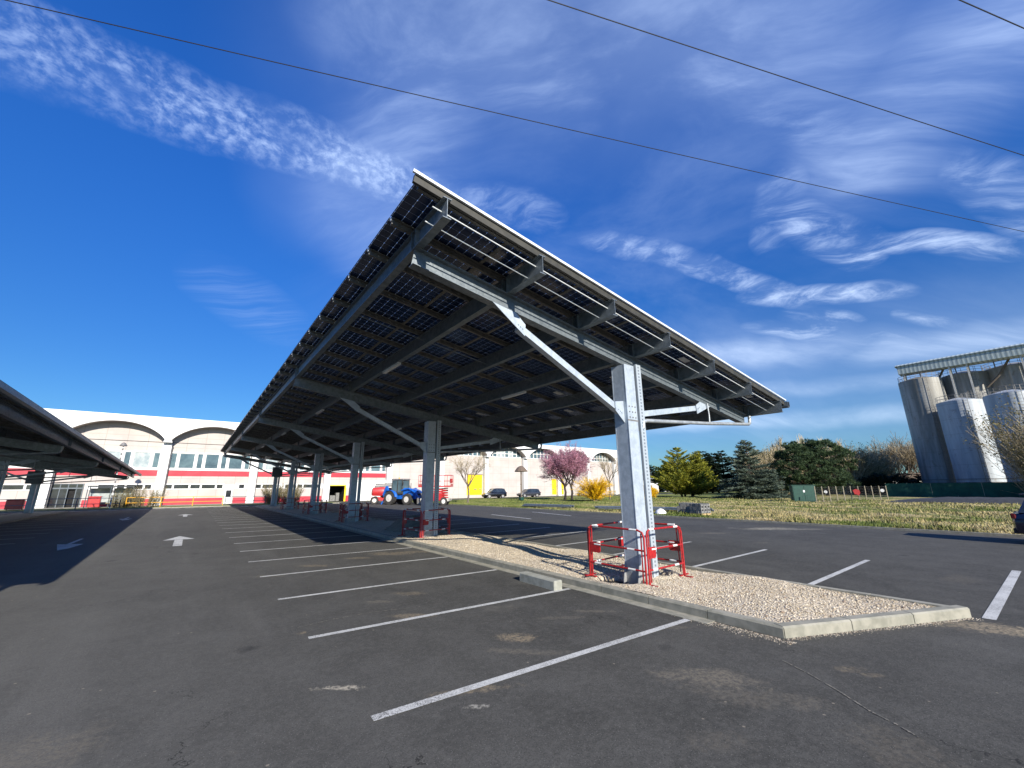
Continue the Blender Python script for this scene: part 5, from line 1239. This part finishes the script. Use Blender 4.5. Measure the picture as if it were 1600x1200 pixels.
def forsythia(loc, h, w, seed, label):
    rr = random.Random(seed); t = thing('forsythia_bush', label, 'bush', loc, 0, 'yellow flowering bushes on the lawn'); m = MB(); P = []
    for i in range(150):
        a = rr.uniform(0, 6.283); lean = abs(rr.gauss(0, .55)); L = h*rr.uniform(.6, 1.08); p = Vector((math.cos(a)*.25*rr.random(), math.sin(a)*.25*rr.random(), 0)); d = Vector((math.cos(a)*lean, math.sin(a)*lean, 1)).normalized(); pts = [p.copy()]
        for k in range(6): d = (d+Vector((math.cos(a)*.09, math.sin(a)*.09, -.06*k*.5))).normalized(); p = p+d*L/6; p = Vector((p.x, p.y, max(p.z, .1))); pts.append(p.copy())
        for q in pts: q.x *= w/h; q.y *= w/h
        m.path(pts, [.012, .011, .010, .009, .008, .006, .004], 3, False)
        for k in range(1, 6):
            for q in range(42): z = pts[k].lerp(pts[k+1], rr.random()); P.append((z.x+rr.gauss(0, .075), z.y+rr.gauss(0, .075), z.z+rr.gauss(0, .075)))
    m.build('stems', 'twig', t); cards('crown', P, .085, 'yellow', t, seed, .7); return t
forsythia((41.2, 36.6, .1), 3.6, 3.4, 3, 'large bright yellow flowering bush right of the pink tree')
forsythia((46.0, 32.6, .1), 2.2, 2.0, 4, 'small yellow flowering bush just left of the nearest post')

def conifer(loc, h, w, seed, label, mat, name='conifer', whorls=26, per=9, droop=.15, lift=.0, tops=((0, 0, 1.0),), card=.20, density=46, group=None, base=.05, shape=.8, bark='bark_dark'):
    """trunk, tiers of boughs and needle sprays; tops: extra leaders (dx, dy, height share)"""
    rr = random.Random(seed); rng = np.random.default_rng(seed); t = thing(name, label, 'tree', loc, 0, group); m = MB(); P = []; D = []
    for (dx, dy, hs) in tops:
        H = h*hs; m.path([(dx*.3, dy*.3, 0), (dx*.7, dy*.7, H*.5), (dx, dy, H)], [h*.022, h*.014, .02], 7)
        for i in range(whorls):
            f = (i+rr.random()*.6)/whorls; z = H*(base+(1-base)*f); R_ = w*.5*((1-f)**shape)*(1 if hs == 1 else .75)+.12
            nb = max(4, int(per*(1-.45*f)))
            for j in range(nb):
                a = rr.uniform(0, 6.283); L = R_*rr.uniform(.55, 1.22); cx, cy = dx*(.3+.7*z/H), dy*(.3+.7*z/H); el = lift+(.25*f)-droop*(1-f)
                p0 = Vector((cx, cy, z)); p1 = p0+Vector((math.cos(a)*L*.6, math.sin(a)*L*.6, L*.6*el)); p2 = p0+Vector((math.cos(a)*L, math.sin(a)*L, L*(el+.16)))
                p2.z = max(p2.z, .12); p1.z = max(p1.z, .12)
                m.path([p0, p1, p2], [.035, .022, .008], 3, False)
                n = max(10, int(density*L)); u = rng.uniform(.12, 1.0, n)**.8
                base_ = np.outer(1-u, p0)+np.outer(u, p2); side = np.array([-math.sin(a), math.cos(a), 0]); sw = rng.normal(0, .17, n)*L*(1.15-u)*1.0
                sw = np.clip(sw, -.8, .8)
                q = base_+sw[:, None]*side+np.stack([rng.normal(0, .04, n), rng.normal(0, .04, n), rng.normal(0, .05, n)-np.abs(sw)*.25], -1)
                P.append(q); D.append(np.array([math.cos(a), math.sin(a), .15])[None]+side[None]*np.sign(sw)[:, None]*.8)
    m.build('trunk', bark, t); P = np.concatenate(P); D = np.concatenate(D); P[:, 2] = np.maximum(P[:, 2], .05)
    cards('crown', P, card, mat, t, seed, .42, True, D); return t
con = conifer((65.8, 38.3, .1), 8.2, 10.0, 21, 'wide golden green conifer with a forked top on the lawn', 'golden', whorls=24, per=11, droop=-.25, tops=((-1.2, .4, 1.0), (1.8, -1.6, .92), (3.0, -1.5, .66), (-2.2, 1.5, .7)), density=44, card=.26, shape=.75)
spr = conifer((64.0, 27.2, .1), 8.4, 9.2, 22, 'blue-green spruce with drooping boughs in the middle of the lawn', 'bluespruce', whorls=26, per=11, droop=.35, tops=((0, 0, 1.0), (1.4, -2.2, .45)), density=62, card=.27, shape=.85)
# big pines behind
def pine(loc, h, w, seed, label, mat='pine', group=None):
    """round-headed pine: limbs ending in separate needle clumps"""
    rr = random.Random(seed); rng = np.random.default_rng(seed); t = thing('pine_tree', label, 'tree', loc, 0, group); m = MB(); P = []; D = []
    m.path([(0, 0, 0), (.1*h*.2, 0, h*.4), (0, .05*h*.2, h*.9)], [h*.03, h*.022, h*.006], 7)
    for i in range(125):
        f = rr.random()**.8; z = h*(.06+.92*f); prof = math.sin(math.pi*min(max(.10+f*.86, 0), 1))**.7*(1+.22*math.sin(i*.9)); Rm = w*.5*prof*rr.uniform(.5, 1.25); a = rr.uniform(0, 6.283)
        p0 = Vector((0, 0, z*.86)); p2 = Vector((math.cos(a)*Rm, math.sin(a)*Rm, z+rr.uniform(-.3, .4))); m.path([p0, p0.lerp(p2, .6)+Vector((0, 0, -.15)), p2], [.06, .035, .015], 3, False)
        n = 210; q = rng.normal(0, 1, (n, 3)); q /= np.linalg.norm(q, axis=1)[:, None]; s = rr.uniform(.35, 1.15)*w*.082
        c = np.array(p2)+q*np.array([1.25, 1.25, .62])*s*rng.uniform(.55, 1.05, n)[:, None]; P.append(c); D.append(q+np.array([0, 0, .5]))
    m.build('trunk', 'bark_dark', t); P = np.concatenate(P); D = np.concatenate(D); P[:, 2] = np.maximum(P[:, 2], .1)
    cards('crown', P, .34, mat, t, seed, .35, True, D); return t
x, y = AZ(1250, 84); p1 = pine((x, y, 0), 8.6, 7.0, 31, 'left of two dark green pines behind the green cabinet'); 
x, y = AZ(1290, 88); pine((x, y, 0), 9.2, 8.2, 32, 'right and taller of two dark green pines behind the green cabinet')
# dark backdrop conifers
bk = None
for i, (px, d, hh) in enumerate([(1018, 150, 9.0), (1030, 152, 8.4), (1042, 150, 9.0), (1092, 118, 9.6), (1103, 116, 10.4), (1112, 120, 9.7), (1122, 118, 9.9), (1133, 120, 10.6), (1172, 116, 10.0), (1181, 118, 9.8), (1190, 116, 10.2), (1199, 119, 9.7), (1208, 117, 9.6)]):
    x, y = AZ(px, d)
    if bk is None: bk = conifer((x, y, 0), 10, 6.5, 41, '', 'darkpine', 'backdrop_conifer', whorls=20, per=10, droop=.1, density=22, card=.5, shape=.6); o = bk
    else: o = dup(bk, (x, y, 0), rz=i*1.3)
    o.scale = (hh/10*1.25, hh/10*1.25, hh/10); o['label'] = ('dark conifer in the distant row seen past the nearest post' if px < 1050 else ('dark conifer in the backdrop row between golden conifer and spruce' if px < 1150 else 'dark conifer in the backdrop row right of the spruce')); o['group'] = ('dark conifers seen past the nearest post' if px < 1050 else ('dark conifers between golden conifer and spruce' if px < 1150 else 'dark conifers right of the spruce'))
# brown leafless thicket and trees
def thicket(loc, h, w, seed, label, mat='twig', n=170, group=None, name='bare_shrub', leaf=None, cat='shrub', rm=.012):
    rr = random.Random(seed); t = thing(name, label, cat, loc, 0, group); m = MB(); s = MB(); P = []
    for i in range(n):
        a = rr.uniform(0, 6.283); r = w*.32*math.sqrt(rr.random()); p = Vector((math.cos(a)*r, math.sin(a)*r, 0)); lean = rr.uniform(.05, .5); d = Vector((math.cos(a)*lean, math.sin(a)*lean, 1)).normalized(); L = h*rr.uniform(.55, 1.05); pts = [p.copy()]
        for k in range(4): d = (d+Vector((rr.gauss(0, .10), rr.gauss(0, .10), .05))).normalized(); p = p+d*L/4; pts.append(p.copy())
        m.path(pts, [rm*2.2, rm*1.8, rm*1.4, rm, rm*.6], 3, False)
        for k in range(1, 5):
            for q in range(3):
                b = pts[k-1].lerp(pts[k], rr.random()); e = b+(d+Vector((rr.gauss(0, .5), rr.gauss(0, .5), rr.gauss(.1, .25))))*L*.18; s.path([b, b.lerp(e, .5)+Vector((rr.gauss(0, .05), rr.gauss(0, .05), .03)), e], [rm, rm*.8, rm*.5], 3, False); P.append(tuple(e)); P.append(tuple(b.lerp(e, .6)))
    m.build('stems', mat, t); s.build('crown', mat, t)
    if leaf:
        rng = np.random.default_rng(seed); Q = np.repeat(np.array(P), 3, 0); Q += rng.normal(0, .12*h/4, Q.shape); Q[:, 2] = np.maximum(Q[:, 2], .05); cards('leaves', Q, .022*h+.02, leaf, t, seed, .6)
    return t
th0 = None
spots = [(1206, 98, 7.2, 9), (1222, 100, 8.2, 9), (1236, 102, 7.6, 9), (1312, 104, 8.2, 10), (1326, 106, 7.6, 9), (1340, 108, 7.0, 9), (1352, 112, 7.2, 9)]
for i, (px, d, hh, w) in enumerate(spots):
    x, y = AZ(px, d)
    if th0 is None: th0 = thicket((x, y, 0), 8.0, 9.0, 51, '', 'twig_pale', 300, rm=.028, leaf='shrub'); o = th0
    else: o = dup(th0, (x, y, 0), rz=i*1.1)
    o.scale = (w/9, w/9, hh/8); o['label'] = 'brown leafless thicket between the spruce and the dark pines' if px < 1260 else 'brown leafless thicket right of the dark pines'; o['group'] = 'leafless thicket left of the pines' if px < 1260 else 'leafless thicket right of the pines'
bt = None
for i, (px, d, hh) in enumerate([(1222, 128, 13.2), (1262, 132, 13.8), (1306, 124, 12.0), (1322, 122, 11.2)]):
    x, y = AZ(px, d)
    if bt is None: bt = bare_tree((x, y, 0), 12, 61, '', 'poplar', 'twig_pale', 'twig_pale', 4, .35, .15, .16, None, .9, (5, 6), .028); o = bt
    else: o = dup(bt, (x, y, 0), rz=i*1.7)
    o.scale = (1, 1, hh/12); o['label'] = 'tall pale bare poplar rising behind the dark pines'; o['group'] = 'bare poplars behind the pines'
rt = None
for i, (px, d, hh) in enumerate([(1374, 118, 9.0), (1386, 122, 10.2), (1398, 120, 9.6), (1408, 124, 10.6), (1420, 120, 10.2), (1432, 126, 11.4), (1443, 122, 11.2), (1455, 124, 10.4), (1468, 128, 10.8), (1362, 120, 8.2)]):
    x, y = AZ(px, d)
    if rt is None: rt = bare_tree((x, y, 0), 10, 71, '', 'bare_tree', 'bark', 'twig', 4, .75, .18, .16, None, .35, (4, 5), .015); o = rt
    else: o = dup(rt, (x, y, 0), rz=i*2.1)
    o.scale = (hh/10*1.25, hh/10*1.25, hh/10*1.15); o['label'] = 'bare brown tree in the far row left of the silos'; o['group'] = 'bare trees left of the silos'
for i, (px, d, hh, w) in enumerate([(1366, 98, 3.0, 6), (1392, 100, 3.4, 8), (1440, 112, 3.2, 8), (1466, 110, 3.4, 6)]):
    x, y = AZ(px, d)
    o = conifer((x, y, 0), hh, w, 80+i, ['low dark evergreen bush behind the fence stakes', 'dark evergreen bush left of the small white house', 'dark evergreen bush right of the small white house', 'dark evergreen bush at the foot of the left silo'][i], 'darkpine', 'evergreen_bush', whorls=8, per=12, droop=.0, density=26, card=.4, shape=.4, base=.1) 
    o['category'] = 'bush'
x, y = AZ(1424, 122)
t = thing('house', 'small white house among the bare trees left of the silos', 'house', (x, y, 0), R(-70)); MB().box(-4, 4, -3, 3, 0, 2.9).build('wall', 'white_wall', t); MB().prism([(-3.3, 2.8), (3.3, 2.8), (0, 4.2)], 'x', -4.3, 4.3).build('roof', 'straw', t)
for q in (-2.5, .2, 2.4): MB().box(q-.4, q+.4, -3.03, -3.003, 1.0, 2.1).build('window', 'glaze_low', t)
# willow-like bush in front of the silos at the right edge
x, y = AZ(1646, 84); thicket((x, y, 0), 8.8, 6.5, 91, 'tangled olive-brown bare bush in front of the right silo', 'twig', 120, name='bare_willow', leaf=None, cat='bush', rm=.018)
x, y = AZ(1680, 84); thicket((x, y, 0), 10.5, 9.0, 92, 'tangled bare bush beyond the right edge', 'twig', 160, name='bare_willow', leaf='shrub', cat='bush', rm=.024)
# shrubs by the factory
thicket((-4.2, 64.8, .1), 2.0, 4.4, 95, 'bare brown shrub in front of the white column left of the yellow railing', 'twig_shrub', 75, leaf='shrub', rm=.009)
thicket((8.9, 65.2, .1), 2.3, 3.0, 96, 'large bare shrub on the left of the fifth canopy post', 'twig_shrub', 90, leaf='shrub', rm=.010)
thicket((11.2, 65.4, .1), 2.3, 3.0, 97, 'large bare shrub on the right of the fifth canopy post', 'twig_shrub', 90, leaf='shrub', rm=.010)
thicket((-6.2, 64.6, .1), 1.6, 2.6, 98, 'low bare shrub at the foot of the glazed shelter', 'twig_shrub', 70, leaf='shrub', rm=.009)

# grass blades
def blades():
    rng = np.random.default_rng(8); N = 90000
    x = 24.4 + rng.uniform(0, 1, N)**1.7*42; y = rng.uniform(-12, 58.5, N); e = np.clip((x-24.34)/1.2, 0, 1)
    z = 0.06 + e*(0.05*np.sin(x*0.7+y*0.23)+0.04*np.sin(y*0.9-x*.3)+0.05)
    cl = np.sin(x*1.9+np.sin(y*1.3)*2)+np.sin(y*1.1-x*.6); h = rng.uniform(.05, .13, N)*(1+.9*(cl > .6)*(y < 34)); P = np.stack([x, y, z-.01], -1)
    a = rng.uniform(0, 6.283, N); d = np.stack([np.cos(a), np.sin(a), np.zeros(N)], -1); lean = rng.normal(0, .35, (N, 2)); w = (.012+.0006*x)[:, None]
    tip = P+np.stack([lean[:, 0]*h, lean[:, 1]*h, h], -1); V = np.stack([P-d*w, P+d*w, tip], 1).reshape(-1, 3)
    tag(np_mesh('grass_blades', V, np.arange(3*N).reshape(N, 3), 'grass'), 'rough green and straw coloured grass covering the lawn beyond the road', 'grass', kind='stuff')
blades()

# ------------------------------------------------------------------ fences, cabinet, screen
t = thing('utility_cabinet', 'dark green double-door metal cabinet at the end of the wire fence', 'cabinet', (55.6, 18.2, .1), R(-52)); MB().cbox(-1.15, 1.15, -.4, .5, .0, 1.75, .02).build('body', 'greenpaint', t)
m = MB(); m.box(-1.2, 1.2, -.45, .55, 1.75, 1.82); m.build('roof', 'greenpaint', t)
for s in (-1, 1): MB().box(min(s*.02, s*1.08), max(s*.02, s*1.08), -.425, -.403, .1, 1.68).build('door', 'greenpaint', t)
MB().box(-.12, .05, -.44, -.427, 1.0, 1.25).build('notice', 'bwhite', t)
def wire_fence():
    t = thing('wire_fence', 'thin wire fence on leaning pale stakes right of the green cabinet', 'fence', (57, 17.6, 0)); off = Vector((57, 17.6, 0))
    P = [Vector(G(1276+ i*11.2, 785-i*.42, .1)) for i in range(11)]
    rr = random.Random(5); w = MB()
    for p in P:
        m = MB(); l = rr.uniform(-.12, .12); m.tube((p.x, p.y, 0), (p.x+l, p.y+l*.5-.05, 1.75), .045, n=6); m.build('stake', 'stake', t, offset=off)
    for i in range(len(P)-1):
        for z in [.1+.26*k for k in range(7)]: w.path([(P[i].x, P[i].y, z), (P[i+1].x, P[i+1].y, z)], .004, 3, False)
        for k in range(8): q = P[i].lerp(P[i+1], k/8); w.path([(q.x, q.y, .1), (q.x, q.y, 1.7)], .004, 3, False)
    w.build('wire_mesh', 'mgrey', t, offset=off)
    return P
FP = wire_fence()
for i, (px, py_, lab) in enumerate([(1288, 766, 'small white round sign on the wire fence near the cabinet'), (1376, 764, 'small white round sign at the far end of the wire fence')]):
    d = 59 if i == 0 else 72; x, y = AZ(px, d); m = MB().disc((0, 0, 0), .16 if i == 0 else .2, (1, .35, 0), .02, 16); o = m.build('round_sign', 'bwhite', None); o.location = (x-.35, y-.1, 1.15); tag(o, lab, 'sign')
x, y = G(1343, 783, .1); t = thing('red_marker', 'red shield shaped marker leaning on the wire fence', 'marker', (x-.3, y-.2, .05), R(-68)); t.scale = (.72, 1, .85)
MB().tube((0, 0, 0), (-.12, .0, 1.2), .03, n=6).build('stake', 'stake', t); MB().prism([(-.75, 1.45), (-.35, 1.62), (.05, 1.5), (.12, 1.15), (-.10, .75), (-.28, .9), (-.60, .95)], 'y', -.04, .04).build('plate', 'heart', t)
def screen():
    t = thing('privacy_fence', 'long dark green fabric privacy fence in front of the silos', 'fence', (84.8, 0, 0)); m = MB(); n = 60; vs = []; fs = []
    for i in range(n+1):
        y = 16.6-.62*i*1.0; b = .05*math.sin(i*1.7); vs += [(b, y, .12), (b+.03*math.sin(i*.9), y, 2.02+.03*math.sin(i*2.3))]
        if i < n: fs.append((2*i, 2*i+2, 2*i+3, 2*i+1))
    m.add(vs, fs); m.add([(v[0]+.02, v[1], v[2]) for v in vs], fs); m.build('fabric', 'greencloth', t)
    for i in range(0, n+1, 4): MB().tube((.08, 16.6-.62*i, 0), (.08, 16.6-.62*i, 2.1), .04, n=6).build('post', 'stake', t)
screen()
m = MB(); rr = random.Random(6); rings = []
for i in range(30):
    y = 12.2-i*1.0; hh = .62*math.sin(min(i/5, 1)*math.pi/2)+rr.uniform(-.05, .05); rings.append([(58.2, y, .0), (58.9, y, hh*.7), (60.0, y, hh+.02), (61.3, y, hh*.8), (62.2, y, .0)])
m.loft(rings); tag(m.build('slate_heap', 'tarp', None, True), 'low dark grey heap of broken stone in front of the green fabric fence', 'stone heap')

# ------------------------------------------------------------------ silos
def silo(loc, r, h, label, mat='silo'):
    t = thing('silo', label, 'silo', loc, 0, None); m = MB(); n = 40; rings = []
    for z in (0, 1.2, h*.5, h-.2, h): rings.append([(r*math.cos(2*math.pi*i/n), r*math.sin(2*math.pi*i/n), z) for i in range(n)])
    rings.append([(r*.3*math.cos(2*math.pi*i/n), r*.3*math.sin(2*math.pi*i/n), h+r*.22) for i in range(n)]); m.loft(rings); m.build('shell', mat, t, True)
    g = MB()
    for z in (h+.5, h+.95): g.path([((r-.1)*math.cos(2*math.pi*i/24), (r-.1)*math.sin(2*math.pi*i/24), z) for i in range(25)], .03, 4)
    for i in range(24): a = 2*math.pi*i/24; g.tube(((r-.1)*math.cos(a), (r-.1)*math.sin(a), h), ((r-.1)*math.cos(a), (r-.1)*math.sin(a), h+.95), .025, n=4)
    g.build('guard_rail', 'mgrey', t)
    b = MB()
    for z in (2.1, 2.6): b.path([((r+.03)*math.cos(2*math.pi*i/32), (r+.03)*math.sin(2*math.pi*i/32), z) for i in range(33)], .05, 5)
    b.build('band', 'mgrey', t)
    l = MB(); a0 = 3.5
    for s in (-.22, .22): l.tube(((r+.25)*math.cos(a0)-s*math.sin(a0), (r+.25)*math.sin(a0)+s*math.cos(a0), 0), ((r+.25)*math.cos(a0)-s*math.sin(a0), (r+.25)*math.sin(a0)+s*math.cos(a0), h+.9), .03, n=4)
    for k in range(int(h/.45)): z = .3+.45*k; l.tube(((r+.25)*math.cos(a0)+.22*math.sin(a0), (r+.25)*math.sin(a0)-.22*math.cos(a0), z), ((r+.25)*math.cos(a0)-.22*math.sin(a0), (r+.25)*math.sin(a0)+.22*math.cos(a0), z), .02, n=4)
    l.build('ladder', 'mgrey', t)
    return t
def at(px, d): x, y = AZ(px, d); return (x, y, 0)
silo(at(1479, 104), 2.9, 20.2, 'leftmost weathered concrete silo, tall and dark, partly behind the front silver one', 'silo_dark')
silo(at(1534, 98.5), 2.65, 14.9, 'front silver-grey silo with flaking pale paint')
silo(at(1556, 107.5), 3.4, 20.6, 'middle rear weathered concrete silo between the two silver ones', 'silo_dark')
silo(at(1621, 92.5), 2.6, 14.4, 'second front silver silo, cut by the right edge of the photo')
silo(at(1640, 107.5), 3.4, 20.8, 'rightmost rear silo at the edge of the photo', 'silo_dark')
def gallery():
    a = Vector(at(1449, 104)); b = Vector(at(1700, 103)); d = (b-a).normalized(); t = thing('conveyor_gallery', 'grey corrugated conveyor gallery running across the tops of the silos', 'conveyor gallery', tuple(a), math.atan2(-d.x, d.y)); L = (b-a).length
    MB().box(-1.3, 1.3, 0, L, 21.7, 23.1).build('side_cladding', 'ribs', t)
    m = MB(); m.prism([(-1.45, 23.1), (1.45, 23.1), (1.5, 23.25), (0, 23.75), (-1.5, 23.25)], 'y', -.25, L+.2); m.build('roof', 'ribs', t)
    m = MB(); y = 1.5
    while y < L-2: m.box(-1.33, -1.303, y, y+1.6, 22.55, 22.85); y += 4.2
    m.build('window_strip', 'glaze_low', t)
    for y in (.6, 6.5, 8.6, 14.5, 16.5, 22):
        for s in (-1, 1): MB().bar((s, y, 14), (s, y, 21.7), .22, .22, (0, 1, 0)).build('support', 'mwhite', t)
    for (y0, y1) in ((5.6, 2.8), (13.2, 10.0)): MB().path([(-.9, y0, 21.7), (-1.0, (y0+y1)/2, 19.2), (-1.2, y1, 17.6)], .16, 8).build('spout', 'bark', t)
    for y in (2.5, 7, 11.5): MB().path([(-1.25, y, 21.5), (-1.7, y, 21.9), (-1.9, y, 21.4), (-1.9, y, 20.6)], .08, 6).build('vent_pipe', 'mgrey', t)
gallery()
